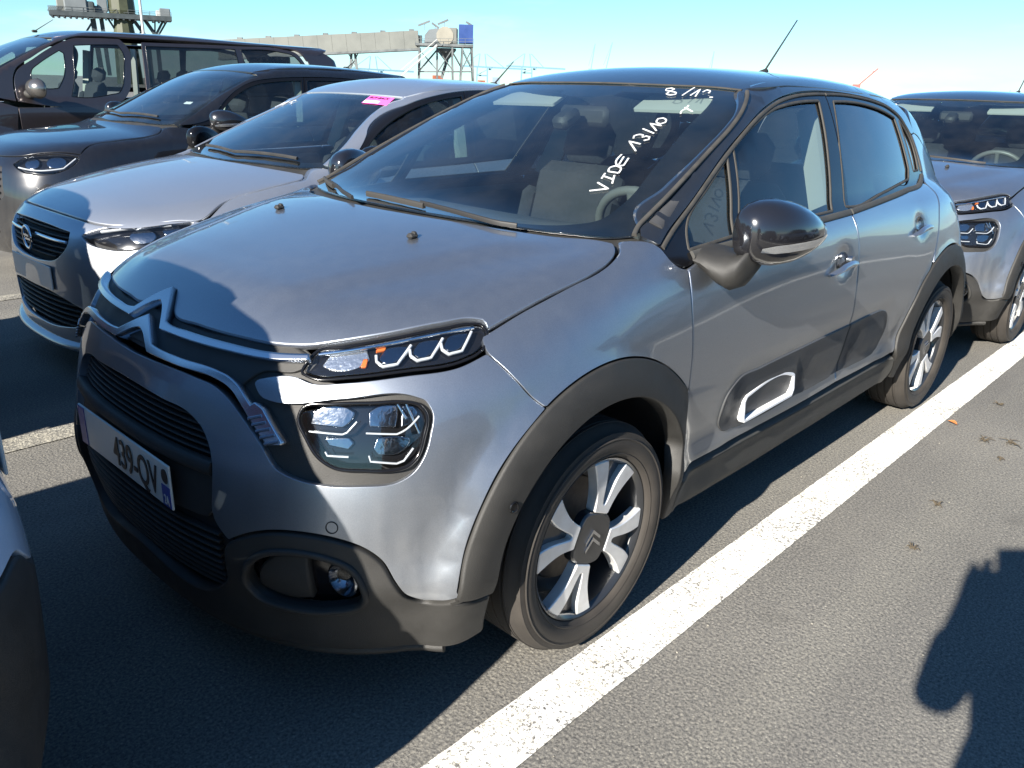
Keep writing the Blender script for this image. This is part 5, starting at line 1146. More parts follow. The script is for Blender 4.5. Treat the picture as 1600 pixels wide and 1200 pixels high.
def build_corsa():
    M = paint('silver_paint', (.41,.43,.465), metal=.82, rough=.42, dust=.15)
    G = [(.45,.985),(.563,1.048),(.714,1.156),(.853,1.228),(1.057,1.304),(1.3,1.352),(1.517,1.374),(1.9,1.372),(2.25,1.325),(2.48,1.235),(2.60,1.12)]
    belt = [(.42,.965),(1.3,.985),(2.3,1.02),(2.60,1.06)]
    f, r, gl = frames(G, belt, 1.36, 1.47)
    gr = [(-.30,.722),(-.15,.732),(0,.734),(.15,.732),(.30,.722),(.305,.68),(.24,.598),(.12,.572),(0,.568),(-.12,.572),(-.24,.598),(-.305,.68)]
    lg = [(-.36,.385),(-.2,.428),(0,.435),(.2,.428),(.36,.385),(.30,.285),(.15,.262),(0,.258),(-.15,.262),(-.30,.285)]
    lamp = [(.365,.716),(.44,.748),(.56,.772),(.70,.786),(.78,.785),(.74,.745),(.66,.70),(.56,.668),(.47,.672),(.40,.69)]
    sp = dict(body=corsa, paint=M, at=OFF['corsa'], label='silver hatchback with pink sticker on its windscreen, beside the nearest car', cat='car', wb=2.54, wz=.31, ar=.365, sill=.33,
        doors=(.40,1.36,2.30), nose=-.84, tail=3.21, bonz=.95, hw=.865,
        bonF=[(0,.782),(.15,.781),(.30,.776),(.42,.768),(.53,.768),(.62,.778),(.72,.792),(.80,.793)],
        bonT=[(-.20,.745),(0,.745),(.15,.742),(.235,.725),(.262,.69),(.235,.60),(.19,.42),(.16,.2),(.155,0)],
        bumpside=[(.83,.77),(.85,.74)], bumpbot=[(.70,.21),(.5,.185),(.25,.175),(0,.17)],
        holes=[gr, lg, lamp, [(-u,v) for u, v in lamp]], slats=[(.60+.022*k, .22+.04*min(k,3)) for k in range(6)]+[(.285+.026*k,.29+.015*min(k,3)) for k in range(6)],
        lamp=lamp, cups=[(.60,.725,.05,.03),(.70,.750,.035,.022)], drl=[(.44,.735),(.56,.758),(.70,.772)],
        wsedge=[(.385,.990),(.55,1.082),(.70,1.161),(.85,1.235),(1.0,1.300),(1.06,1.322)], wsc=(.19,1.02), 
        gutter=G, roof=[(1.03,0),(1.045,.28),(1.075,.50),(1.2,.545),(1.6,.55),(2.0,.54),(2.3,.515),(2.5,.47),(2.62,.36),(2.67,.2),(2.68,0)],
        belt=belt, wingfront=[(-.25,.62),(-.30,.70),(-.345,.775)], reardoor=[(2.25,.80)]+circ_u(2.54,.31,.375,125,165,5)+[(2.17,.33)],
        quarter=[(2.256,.80),(2.306,1.0),(2.60,1.055),(2.62,1.12),(2.50,1.24),(2.60,1.25),(2.78,1.1),(2.9,.98),(2.95,.8),(2.95,.62)]+circ_u(2.54,.31,.371,40,125,14),
        frameF=f, frameR=r, glassF=[gl[0]], glassR=[gl[1]], mirror=(.90,.50,1.0), track=.75, wheel='ten', mirpaint=GLOSSK,
        rear=[('tailgate',[(0,.62),(.4,.66),(.44,.95),(.2,1.0),(0,1.0)],'paint',0),('rear_window',[(0,1.01),(.42,.97),(.40,1.25),(.2,1.31),(0,1.31)],'glass',-.004),('rear_bumper',[(0,.61),(.42,.65),(.66,.74),(.72,.62),(.66,.35),(.5,.25),(0,.25)],'paint',0),('tail_lamp',[(.46,.80),(.48,.93),(.70,.97),(.73,.84)],'paint',0)],
        cabin=dict(zt=-.05, dash=(.30,.80), hw=.66, wheel_y=-.36, seats=((1.0,-.36),(1.0,.36)), bench=1.95), bpillar=((.66,.98),(.52,1.33)), aerial=((2.3,0,1.42),(2.5,0,1.58)))
    root, ws_ = simple_car(sp); B = corsa
    # emblem: ring and flash, with the bright bars either side of it
    P, N = surf(B, 'F', [(0,.658)], .012); c = Vector(P[0])
    e = MB(); e.tube([c+Vector((0,math.cos(a)*.052,math.sin(a)*.052)) for a in np.linspace(0,2*math.pi,33)[:-1]], .007, 8, closed=True)
    e.box(c+Vector((0,.012,.008)),(.008,.075,.010)); e.box(c+Vector((0,-.012,-.008)),(.008,.075,.010)); e.build('emblem', CHROME, root, auto=50)
    for sg in (-1,1): ribbon('chrome_bar', B, 'F', [(.055,.682),(.15,.680),(.295,.676)], .014, .008, CHROME, root, level=-.004, sgn=sg)
    ribbon('front_splitter', B, 'F', [(-.66,.235),(-.45,.205),(-.2,.190),(0,.187),(.2,.190),(.45,.205),(.66,.235)], .035, .03, M, root, level=0)
    pr = MB(); P, N = surf(B, 'F', [(0,.50)], .0); pr.box(Vector(P[0])+Vector((.004,0,0)), (.006,.52,.11), bev=.002); pl_ = pr.build('licence_plate', mat('plate_white'), root)
    # pink sticker with a white band, and the marker scribble
    stk = [(1.018,.26),(1.040,.455),(.955,.485),(.930,.29)]
    s_ = patch('windscreen_sticker', B, 'T', stk, mat('pink_paper', (.80,.10,.42), .6), ws_, level=.001, bev=.0003, flange=.001, res=.05, h=.02, soften=0)
    patch('sticker_band', B, 'T', [(.962,.283),(.978,.40),(.955,.408),(.936,.293)], mat('paper_white', (.8,.78,.78), .6), s_, level=.002, bev=.0003, flange=.0006, res=.05, h=.02, soften=0)
    P, N = surf(B, 'T', [(.985,.285),(1.003,.44),(1.02,.28)], .004); o, p1, p2 = map(Vector, P); ex = (p1-o).normalized(); nz = Vector(N[0]); ey = nz.cross(ex).normalized()
    Mt = Matrix((ex, ey, nz)).transposed().to_4x4(); Mt.translation = o
    text_mesh('sticker_lettering', 'BUY-BACK', .034, mat('plate_ink', (.012,.012,.014), .5), s_, Mt, extrude=.0004, squash=.95)
    for pl in ([(.86,-.53),(.93,-.52),(.88,-.50),(.94,-.48),(.87,-.46)], [(.90,-.43),(.935,-.415),(.93,-.39)], [(.905,-.40),(.88,-.375)]):
        ribbon('marker_stroke', B, 'T', pl, .008, .0012, MARK, ws_, level=.001, h=.008, corner=40)
    ds = MB(); ds.tube([(.36,-.42,.975),(.362,-.42,.978)], .02, 14); 
    return root

def build_suv():
    M = paint('black_paint', (.008,.008,.010), metal=.2, rough=.25, dust=.10)
    G = [(.47,1.075),(.602,1.110),(.74,1.225),(.876,1.315),(1.037,1.382),(1.25,1.415),(1.484,1.43),(2.0,1.432),(2.4,1.40),(2.65,1.32),(2.76,1.20)]
    belt = [(.45,1.045),(1.3,1.06),(2.4,1.095),(2.76,1.13)]
    f, r, gl = frames(G, belt, 1.42, 1.52)
    gr = [(-.40,.80),(-.2,.825),(0,.83),(.2,.825),(.40,.80),(.42,.62),(.30,.52),(0,.50),(-.30,.52),(-.42,.62)]
    lg = [(-.36,.40),(0,.42),(.36,.40),(.30,.28),(0,.27),(-.30,.28)]
    lamp = [(.47,.82),(.52,.86),(.62,.885),(.74,.885),(.80,.87),(.77,.82),(.70,.775),(.60,.76),(.52,.78)]
    sp = dict(body=suv, paint=M, at=OFF['suv'], label='glossy black crossover parked between the silver hatchback and the dark van', cat='car', wb=2.6, wz=.335, ar=.39, sill=.36,
        doors=(.42,1.42,2.40), nose=-.87, tail=3.3, bonz=1.02, hw=.885,
        bonF=[(0,.872),(.2,.87),(.40,.866),(.50,.874),(.62,.898),(.74,.900),(.80,.888)],
        bonT=[(-.30,.765),(-.1,.765),(.12,.76),(.22,.742),(.25,.70),(.235,.6),(.18,.42),(.15,.2),(.145,0)],
        bumpside=[(.83,.85),(.85,.82)], bumpbot=[(.70,.25),(.5,.225),(.25,.215),(0,.21)],
        holes=[gr, lg, lamp, [(-u,v) for u, v in lamp]], slats=[(.54+.045*k,.36) for k in range(6)]+[(.30+.03*k,.30) for k in range(4)],
        lamp=lamp, cups=[(.56,.825,.04,.034),(.68,.835,.05,.036)], drl=[(.50,.80),(.60,.785),(.72,.80),(.775,.86)],
        wsedge=[(.36,1.062),(.52,1.155),(.70,1.255),(.88,1.340),(1.02,1.400),(1.10,1.425)], wsc=(.175,1.06),
        gutter=G, roof=[(1.075,0),(1.09,.28),(1.12,.50),(1.25,.545),(1.7,.555),(2.1,.545),(2.5,.52),(2.7,.45),(2.8,.3),(2.83,0)],
        belt=belt, wingfront=[(-.27,.70),(-.33,.78),(-.40,.865)], reardoor=[(2.34,.85)]+circ_u(2.6,.335,.40,125,165,5)+[(2.20,.36)],
        quarter=[(2.346,.85),(2.406,1.08),(2.76,1.125),(2.78,1.2),(2.66,1.33),(2.8,1.33),(3.0,1.1),(3.05,.8),(3.0,.65)]+circ_u(2.6,.335,.396,40,125,14),
        frameF=f, frameR=r, glassF=[gl[0]], glassR=[gl[1]], mirror=(.91,.56,1.08), track=.76, wheel='five', clad=True,
        rear=[('tailgate',[(0,.7),(.4,.72),(.46,1.05),(0,1.08)],'paint',0),('rear_window',[(0,1.09),(.44,1.06),(.40,1.36),(0,1.42)],'glass',-.004),('rear_bumper',[(0,.69),(.42,.71),(.66,.78),(.70,.66),(.66,.4),(.5,.3),(0,.3)],'plast',0),('tail_lamp',[(.46,.88),(.48,1.02),(.68,1.05),(.70,.92)],'paint',0)],
        cabin=dict(zt=.02, dash=(.34,.84), hw=.66, seats=((1.05,-.36),(1.05,.36)), bench=2.0), bpillar=((.68,1.05),(.55,1.40)), aerial=((2.4,0,1.53),(2.5,0,1.60)))
    root, ws_ = simple_car(sp); B = suv
    patch('paper_note', B, 'T', [(.55,.46),(.57,.53),(.60,.52),(.58,.45)], mat('paper_white', (.8,.78,.78), .6), ws_, level=-.012, bev=.0003, flange=.001, res=.05, h=.02, soften=0)
    return root

def build_van():
    M = paint('dark_brown_grey_paint', (.062,.050,.052), metal=.7, rough=.32, dust=.12)
    tri = [(.50,1.42),(.60,1.505),(.70,1.570),(.83,1.645),(.870,1.62),(.835,1.40),(.74,1.245),(.55,1.255),(.49,1.30)]
    gF = [(.94,1.40),(.975,1.62),(1.00,1.708),(1.25,1.730),(1.49,1.740),(1.53,1.66),(1.50,1.45),(1.46,1.30),(1.40,1.215),(1.30,1.190),(.95,1.150),(.86,1.16)]
    fF = [(.30,1.10),(.345,1.40),(.55,1.55),(.80,1.70),(.98,1.775),(1.25,1.800),(1.53,1.806),(1.61,1.70),(1.58,1.45),(1.53,1.25),(1.43,1.13),(1.30,1.085),(.80,1.045)]
    fR = [(1.72,1.20),(1.78,1.785),(3.05,1.812),(3.72,1.81),(3.93,1.765),(4.02,1.66),(4.05,1.24),(3.0,1.20)]
    g2 = [(1.775,1.25),(1.80,1.50),(1.82,1.745),(3.00,1.772),(3.02,1.5),(3.03,1.25)]
    g3 = [(3.09,1.25),(3.09,1.772),(3.68,1.772),(3.88,1.73),(3.97,1.64),(4.0,1.28),(3.6,1.26)]
    sp = dict(kind='van', body=van, paint=M, at=OFF['van'], label='tall dark brown grey passenger van with rows of side windows', cat='van', wb=3.3, wz=.335, ar=.40, sill=.36,
        doors=(.28,1.62,3.06), nose=-.88, tail=4.75, bonz=1.12, hw=.945,
        bonF=[(0,.99),(.3,.985),(.55,.98),(.72,.985),(.80,.98)],
        bonT=[(-.36,.80),(-.30,.82),(-.28,.80),(-.32,.66),(-.42,.4),(-.47,0)],
        bumpside=[(.84,.95),(.86,.92)], bumpbot=[(.72,.26),(.5,.235),(0,.22)],
        holes=[[(-.42,.88),(0,.91),(.42,.88),(.38,.66),(0,.63),(-.38,.66)],[(-.4,.46),(0,.48),(.4,.46),(.35,.33),(0,.31),(-.35,.33)]]+[[(s*u,v) for u, v in [(.50,.80),(.54,.90),(.66,.945),(.78,.945),(.80,.88),(.70,.79)]] for s in (1,-1)],
        slats=[(.67+.05*k,.36) for k in range(5)], lamp=[(.50,.80),(.54,.90),(.66,.945),(.78,.945),(.80,.88),(.70,.79)], cups=[(.60,.86,.045,.04),(.70,.88,.045,.04)], drl=[(.53,.81),(.66,.81),(.77,.88)],
        wsedge=[(-.20,1.19),(.02,1.33),(.25,1.465),(.45,1.575),(.65,1.675),(.78,1.735)], wsc=(-.40,.80),
        gutter=[(.28,1.10),(.335,1.42),(.55,1.57),(.80,1.72),(.98,1.795),(1.25,1.82),(1.55,1.826),(2.5,1.834),(3.2,1.836),(3.75,1.832),(3.98,1.785),(4.07,1.67)],
        roof=[(.815,0),(.83,.3),(.87,.56),(1.0,.64),(1.5,.68),(2.5,.69),(3.5,.68),(4.2,.66),(4.45,.6),(4.52,.4),(4.54,0)],
        belt=[(.28,1.04),(1.6,1.09),(3.06,1.18),(4.1,1.22)], wingfront=[(-.26,.74),(-.33,.85),(-.36,.955)], reardoor=[(3.06,.36)],
        quarter=[(3.066,.70),(3.066,1.19),(4.06,1.23),(4.09,1.66),(4.0,1.80),(4.25,1.83),(4.55,1.70),(4.62,1.2),(4.62,.6)]+circ_u(3.3,.335,.406,30,125,14), archtop=128,
        frameF=fF, frameR=fR, glassF=[tri, gF], glassR=[g2, g3], rearglass=glass('van_rear_glass', (.30,.33,.33)), framek=M, mirror=(.97,.44,1.24), mirsize=1.25, mirpaint=mat('van_mirror_shell', (.20,.19,.18), .22, metal=.8), track=.80, wheel='five',
        rear=[('tailgate',[(0,.5),(.27,.52),(.28,1.2),(0,1.2)],'paint',0),('rear_window',[(0,1.21),(.28,1.21),(.26,1.72),(0,1.74)],'glass',-.004),('rear_bumper',[(0,.49),(.30,.51),(.31,.3),(0,.28)],'plast',0),('tail_lamp',[(.285,.85),(.285,1.25),(.315,1.25),(.32,.85)],'paint',0)],
        cabin=dict(zt=.22, dash=(-.05,.60), hw=.74, wheel_y=-.42, seats=((.95,-.45),(.95,.45),(2.0,-.45),(2.0,.1)), bench=2.9), bpillar=((.80,1.05),(.72,1.70)), aerial=((.95,.25,1.875),(1.18,.25,2.02)))
    return simple_car(sp)[0]

# ================= the rows =================
car = build_c3()
corsa_car = build_corsa(); suv_car = build_suv(); van_car = build_van()
c = copy_tree(car, None, 'grey hatchback with black roof directly behind the nearest car, white scrawl on its windscreen corner', skip=('marker_stroke',)); c.location = (4.20, -.02, 0)
rear_ws = [o for o in c.children if o.name.startswith('windscreen')][0]
for pl in ([(.78,-.52),(.86,-.53),(.92,-.49),(.93,-.44),(.87,-.41),(.79,-.43),(.755,-.48),(.78,-.52)], [(.80,-.50),(.87,-.49),(.81,-.47),(.885,-.465)], [(.82,-.45),(.88,-.44),(.84,-.425)]):
    ribbon('marker_stroke', c3, 'T', pl, .007, .0012, MARK, rear_ws, level=.0005, h=.01, corner=60)
c = copy_tree(car, None, 'pale hatchback seen only by its rear bumper corner at the lower left', skip=('marker_stroke','aerial')); c.location = (-4.278, -.03, 0)
PALE = paint('pale_blue_paint', (.60,.67,.78), metal=.0, rough=.40, dust=.1)
for o in c.children:
    if o.type == 'MESH' and o.data.materials[0] is PAINT:
        o.data = o.data.copy(); o.data.materials[0] = PALE
c = copy_tree(suv_car, None, 'black crossover parked ahead of the silver hatchback, shading its nose', skip=('paper_note',)); c.location = (-4.12, 2.40, 0)
c = copy_tree(suv_car, None, 'black crossover roof showing beyond the grey hatchback on the right', skip=('paper_note',)); c.location = (9.6, 1.35, 0)
for src, x, y, lab, sk in ((suv_car, -3.4, -5.05, 'black crossover across the empty bay, left of the photographer', ('paper_note',)), (car, 1.1, -5.0, 'grey hatchback across the empty bay, beside the photographer', ('marker_stroke',)), (corsa_car, 5.4, -5.0, 'silver hatchback across the empty bay, right of the photographer', ('windscreen_sticker','marker_stroke'))):
    c = copy_tree(src, None, lab, skip=sk); c.location = (x, y, 0)

# ================= the port behind =================
CAMP = Vector((-1.4854, -1.9038, 0))
def frame_at(az_deg, d):
    """empty-space frame: origin on the ground at range d, x to the right as seen from the car park, y away"""
    a = math.radians(az_deg); return CAMP + Vector((math.cos(a)*d, math.sin(a)*d, 0)), a - math.pi/2
def AZ(px, py=None):
    """bearing of a column of the skyline"""
    py = 113.8+.0334*px if py is None else py
    v = fw + rt*((px-800)/1266.15) + upv*((600-py)/1266.15); return math.degrees(math.atan2(v.y, v.x))
def lay(px0, d):
    """sideways offset and height, in metres at range d, of things seen along the skyline"""
    a0 = AZ(px0)
    st = [px0]                                    # Z reads the column last asked of X: the skyline is slightly tilted in the picture
    def X(px): st[0] = px; return d*math.tan(math.radians(a0-AZ(px)))
    def Z(py, px=None):
        px = st[0] if px is None else px
        v = fw + rt*((px-800)/1266.15) + upv*((600-py)/1266.15); return max(0., 1.3888 + v.z/math.hypot(v.x, v.y)*d)
    return X, Z
STEEL = mat('weathered_steel', (.115,.125,.125), .6, metal=.3, noise=.3, nscale=.8)
DARKST = mat('dark_steel', (.035,.045,.048), .6, noise=.3, nscale=.8)
BEIGE = mat('beige_cladding', (.135,.140,.125), .6, noise=.12, nscale=.4)
GREYCL = mat('grey_cladding', (.12,.135,.14), .6, noise=.12, nscale=.4)
BLUEP = mat('blue_cladding', (.015,.045,.17), .5, noise=.12, nscale=.5)
OLIVE = mat('olive_steel', (.045,.05,.026), .6, noise=.35, nscale=.5)
CRANEB = mat('hazed_blue_crane_paint', (.10,.20,.25), .6)  # crane blue with the haze of distance put into the colour
ORANGE = mat('rusty_orange', (.22,.06,.025), .6, noise=.3, nscale=.2)
REDC = mat('red_crane_paint', (.22,.06,.05), .6)
def rail(parent, pts, h=1.1, step=2.0, name='handrail'):
    b = MB()
    for (p, q) in zip(pts[:-1], pts[1:]):
        p, q = Vector(p), Vector(q); L = (q-p).length; n = max(1, int(L/step))
        for k in range(n+1):
            r = p.lerp(q, k/n); b.bar(r, r+Vector((0,0,h)), .07)
        for hh in (h, h*.55): b.bar(p+Vector((0,0,hh)), q+Vector((0,0,hh)), .06)
    return b.build(name, STEEL, parent)
def slab(parent, name, c, d, mt, bev=0.): b = MB(); b.box(c, d, bev=bev); return b.build(name, mt, parent)
def strut(parent, name, a, b_, w_, mt): b = MB(); b.bar(a, b_, w_); return b.build(name, mt, parent)

def unloader():
    o, rz = frame_at(AZ(190), 200); r = empty('bulk_unloader_crane', o, rz, 'large grey bulk crane with wide platform and dark central mast above the van', 'crane')
    X, Z = lay(190, 200)
    b = MB(); b.bar((X(92),0,Z(21)),(X(277),0,Z(31)), 5.0, .9); b.build('platform', DARKST, r)
    b = MB()
    for px in range(96, 276, 9): b.bar((X(px),-2.4,Z(21+(px-92)*.054)-.2),(X(px),2.4,Z(21+(px-92)*.054)-.2), .35, 1.1)
    b.build('platform_beams', DARKST, r)
    slab(r, 'machinery_house', (X(134),0,Z(12)), (4.2,4.5,3.2), GREYCL, .25); slab(r, 'machinery_house', (X(153),0,Z(14)), (2.2,4.0,2.4), DARKST, .2); slab(r, 'machinery_house', (X(170),0.5,Z(17)), (2.4,3,1.5), GREYCL, .1)
    slab(r, 'winch_house', (X(115),0,Z(10)), (2.4,3,2.6), BEIGE, .2); slab(r, 'operator_cabin', (X(268),0,Z(22.5)), (2.1,2.6,2.0), GREYCL, .15); slab(r, 'operator_cabin', (X(258),-.2,Z(24)), (.9,1.6,1.6), mat('white_cladding', (.40,.40,.38), .5), .1); slab(r, 'control_room', (X(174),0,Z(8)), (1.9,2.2,2.6), GREYCL, .12)
    b = MB(); n = 8
    for (z0, z1, r0, r1) in ((Z(60),Z(27),2.2,1.7),(Z(26),Z(16),2.2,2.6),(Z(16),Z(-60),2.6,2.3)):
        b.tube([(X(203),0,z0),(X(203),0,z1)], [r0,r1], 10)
    b.tube([(X(203),0,0),(X(203),0,Z(60))], [2.6,2.2], 10); b.build('mast', OLIVE, r)
    for (a, c_, w_) in (((157,30),(160,118),1.0),((170,30),(172,118),.8),((218,30),(238,62),.7),((236,31),(252,58),.7),((265,32),(248,60),.45),((271,32),(252,60),.35),((252,32),(249,60),.3),((232,31),(226,58),.3),((160,29),(140,56),.35),((180,29),(196,60),.4),((222,31),(206,50),.4),((220,14),(205,-40),.7),((216,20),(231,28),.35)):
        strut(r, 'strut', (X(a[0]),0,Z(a[1])), (X(c_[0]),0,max(Z(c_[1]),0)), w_, DARKST)
    for px, sg in ((238,1),(252,-1)): strut(r, 'strut', (X(px),0,Z(60)), (X(px),0,0), .8, DARKST)
    for s in (-2.3, 2.3): rail(r, [(X(92),s,Z(20)),(X(277),s,Z(30))])
    for q in range(7):
        strut(r, 'lattice_bar', (X(90+q*3),-1.5,Z(18)), (X(96+q*3),-1.5,Z(11)), .15, STEEL); strut(r, 'lattice_bar', (X(96+q*3),1.5,Z(18)), (X(90+q*3),1.5,Z(9)), .15, STEEL)
    return r
def lamp_post():
    o, rz = frame_at(AZ(232), 60); r = empty('lamp_post', o, rz, 'slim white lamp post standing in front of the bulk crane', 'lamp post')
    b = MB(); b.tube([(0,0,0),(0,0,12)], [.10,.05], 8); b.build('pole', mat('white_cladding', (.75,.75,.72), .5), r); slab(r, 'lamp_head', (.2,0,12), (.6,.2,.12), STEEL)
def conveyor():
    o, rz = frame_at(AZ(690), 180); r = empty('conveyor_gallery', o, rz, 'raised beige conveyor gallery ending in a steel transfer tower', 'conveyor')
    X, Z = lay(690, 180)
    # gallery of ribbed cladding panels
    for i in range(14):
        xa, xb = X(655-22*i), X(655-22*(i+1)); za, zb = Z(62+.045*22*i, 655-22*i), Z(62+.045*22*(i+1), 655-22*(i+1))
        b = MB(); b.bar((xb,0,zb),(xa-.03,0,za), 3.0, 3.3); b.build('cladding_panel', BEIGE, r)
        b = MB(); b.bar((xb,0,zb-1.85),(xa,0,za-1.85), 3.3, .40); b.build('girder', STEEL, r)
        if i % 2 == 0: slab(r, 'roof_vent', ((xa+xb)/2,0,(za+zb)/2+1.85), (1.0,.8,.35), STEEL)
    for px in (545, 562): strut(r, 'trestle_leg', (X(px+(6 if px<550 else -6)),0,Z(81)), (X(px),0,0), .45, STEEL)
    strut(r, 'trestle_brace', (X(546),0,Z(83)), (X(562),0,Z(112)), .2, STEEL); strut(r, 'trestle_brace', (X(561),0,Z(83)), (X(546),0,Z(112)), .2, STEEL)
    for px in (400, 420): strut(r, 'trestle_leg', (X(px),0,Z(88)), (X(px),0,0), .45, STEEL)
    # transfer tower
    slab(r, 'tower_deck', ((X(650)+X(738))/2,0,Z(73)), (X(738)-X(650),6,.5), STEEL)
    for y in (-2.6, 2.6):
        for px, q in ((656,654),(683,683),(706,708),(722,718),(736,740)):
            strut(r, 'tower_leg', (X(px),y,Z(74)), (X(q),y,0), .36, STEEL)
        for a, c_ in (((656,78),(683,110)),((683,78),(656,110)),((683,78),(706,108)),((706,78),(684,112)),((722,78),(738,110)),((736,78),(720,112)),((656,112),(738,112)),((706,80),(722,108))):
            strut(r, 'tower_brace', (X(a[0]),y,Z(a[1])), (X(c_[0]),y,Z(c_[1])), .16, STEEL)
    oct_ = [(X(664),Z(68)),(X(664),Z(56)),(X(671),Z(47)),(X(685),Z(45)),(X(685),Z(68))]
    b = MB(); b.prism(oct_, (0,2.0,0), (1,0,0), (0,0,1), (0,-1,0), 4.0); b.build('drive_hood', GREYCL, r)
    b = MB(); b.tube([(X(695),2.2,Z(57)),(X(695),-2.2,Z(57))], 1.75, 12); b.build('drum_hood', mat('cream_cladding', (.22,.205,.165), .55, noise=.1, nscale=.6), r, auto=30)
    slab(r, 'drum_house', (X(707),0,Z(57.5)), (2.0,4.2,3.2), BEIGE, .3); slab(r, 'switch_cabinet', (X(727),-.5,Z(54)), (2.85,2.6,3.5), BLUEP); slab(r, 'belt_drive', (X(654),0,Z(63)), (1.6,2.4,1.8), DARKST)
    b = MB(); b.lathe([(1.9,Z(74)),(1.9,Z(77)),(.35,Z(92)),(.35,Z(96))], axis='Z', c=(X(698),0,0), n=12); b.build('hopper', STEEL, r)
    strut(r, 'chute', (X(698),0,Z(94)), (X(690),0,Z(122)), .6, STEEL)
    # stair flight
    for y in (-3.4, -4.5): strut(r, 'stair_stringer', (X(683),y,Z(72)), (X(628),y,Z(119)), .30, mat('white_cladding'))
    for i in range(22):
        t = i/21; slab(r, 'stair_tread', (X(683)+(X(628)-X(683))*t,-3.95,Z(72)+(Z(119)-Z(72))*t), (.45,1.1,.06), STEEL)
    b = MB()
    for y in (-3.4,-4.5): b.bar((X(683),y,Z(72)+1.1),(X(628),y,Z(119)+1.1), .08)
    b.build('stair_rail', mat('white_cladding'), r)
    slab(r, 'stair_landing', (X(622),-3.9,Z(119)), (1.8,1.6,.15), STEEL)
    for y in (-3,3): rail(r, [(X(650),y,Z(71.5)),(X(738),y,Z(71.5))], 1.2, 1.6)
    for (a, c_) in (((654,40),(672,33)),((675,36),(686,44)),((684,38),(700,31)),((727,34),(738,41))): strut(r, 'floodlight', (X(a[0]),0,Z(a[1])), (X(c_[0]),0,Z(c_[1])), .35, STEEL)
    for px, z0, z1 in ((664,47,38),(680,45,38),(694,44,35),(731,42,38)): strut(r, 'floodlight_post', (X(px),0,Z(z0)), (X(px),0,Z(z1)), .1, STEEL)
    return r
def sts(px, top, base, boom, label, flip=1):
    """quay crane: portal legs, girder, raised apex with stays"""
    d = 1100; k = d/1266; hor = 113.8+.0334*px; o, rz = frame_at(AZ(px), d); r = empty('quay_crane', o, rz, label, 'crane', 'quay cranes on the horizon')
    X, Z = lay(px, d)
    for x in (-7, 7):
        for y in (-6, 6): strut(r, 'leg', (x,y,0), (x*.9,y,Z(top+20)), 1.5, CRANEB)
        strut(r, 'mast', (x*.7,0,Z(top+20)), (x*.45,0,Z(top)), 1.2, CRANEB)
    strut(r, 'girder', (-26,0,Z(top+20)), (26+boom*k,0,Z(top+22)), 2.0, CRANEB); strut(r, 'stay', (5,0,Z(top)), (boom*k*.95,0,Z(top+21)), .8, CRANEB); strut(r, 'stay', (-4,0,Z(top)), (-24,0,Z(top+19)), .7, CRANEB)
    strut(r, 'portal_beam', (-7,0,Z(base-8)), (7,0,Z(base-8)), 1.6, CRANEB); slab(r, 'cabin', (10,0,Z(top+23)), (4,4,3), CRANEB)
    strut(r, 'brace', (-7,0,Z(base-8)), (7,0,Z(top+24)), .7, CRANEB)
def jib(px, top, lean, mt, label, d=900):
    k = d/1266; hor = 113.8+.0334*px; o, rz = frame_at(AZ(px), d); r = empty('jib_crane', o, rz, label, 'crane', 'jib cranes on the horizon'); X, Z = lay(px, d)
    m_ = .5*(top+hor)
    b = MB()
    for s in (-1,1): b.bar((s*1.6,0,0),(s*1.2,0,Z(m_+6)), .7)
    for q in range(4): b.bar((-1.5,0,Z(m_+6)*q/4),(1.5,0,Z(m_+6)*(q+1)/4), .45)
    b.build('tower', mt, r); slab(r, 'cabin', (0,0,Z(m_+4)), (5,4,3.5), mt); strut(r, 'jib', (0,0,Z(m_+4)), (lean*k,0,Z(top)), .9, mt); strut(r, 'stay', (-2.5,0,Z(m_-4)), (lean*k*.8,0,Z(top+4)), .35, mt)
unloader(); lamp_post(); conveyor()
sts(753, 84, 126, 34, 'pale blue quay crane just right of the blue cabinet tower'); sts(822, 84, 122, 26, 'pale blue quay crane farthest right of the quay, near the nearest car roof'); sts(584, 88, 126, 28, 'pale blue quay crane between the conveyor trestle and the tower'); 
jib(921, 68, 4, CRANEB, 'thin pale jib crane left of the pair above the car roof'); jib(944, 66, 7, CRANEB, 'thin pale jib crane right of the pair above the car roof'); jib(1106, 80, 2, CRANEB, 'lone thin pale jib crane left of the car aerial'); jib(1334, 106, 24, REDC, 'red and white jib crane leaning right of the car aerial', 600)
for i, (px, w_, h_, mt, d, lab) in enumerate(((676,26,4,ORANGE,520,'low orange container stack under the transfer tower'),(684,5,9,ORANGE,500,'narrow orange container stack under the transfer tower'),(712,18,5,mat('brown_steel',(.22,.12,.09),.6),520,'brown container stack at the foot of the transfer tower'),(752,14,5,ORANGE,700,'orange container stack beside the quay crane'),(775,12,8,mat('grey_blue_steel',(.16,.22,.27),.6),700,'grey blue container stack next to the orange one'))):
    o, rz = frame_at(AZ(px), d); r = empty('container_stack', o, rz, lab, 'containers', 'container stacks on the quay'); k = d/1266
    nb = max(1, int(w_*k/6.1)); nr = max(2, int((h_+12)*k/2.6))
    for a in range(nb):
        for q in range(nr): slab(r, 'container', ((a-nb/2+.5)*6.2,0,1.3+q*2.62), (6.06,2.44,2.58), mt)

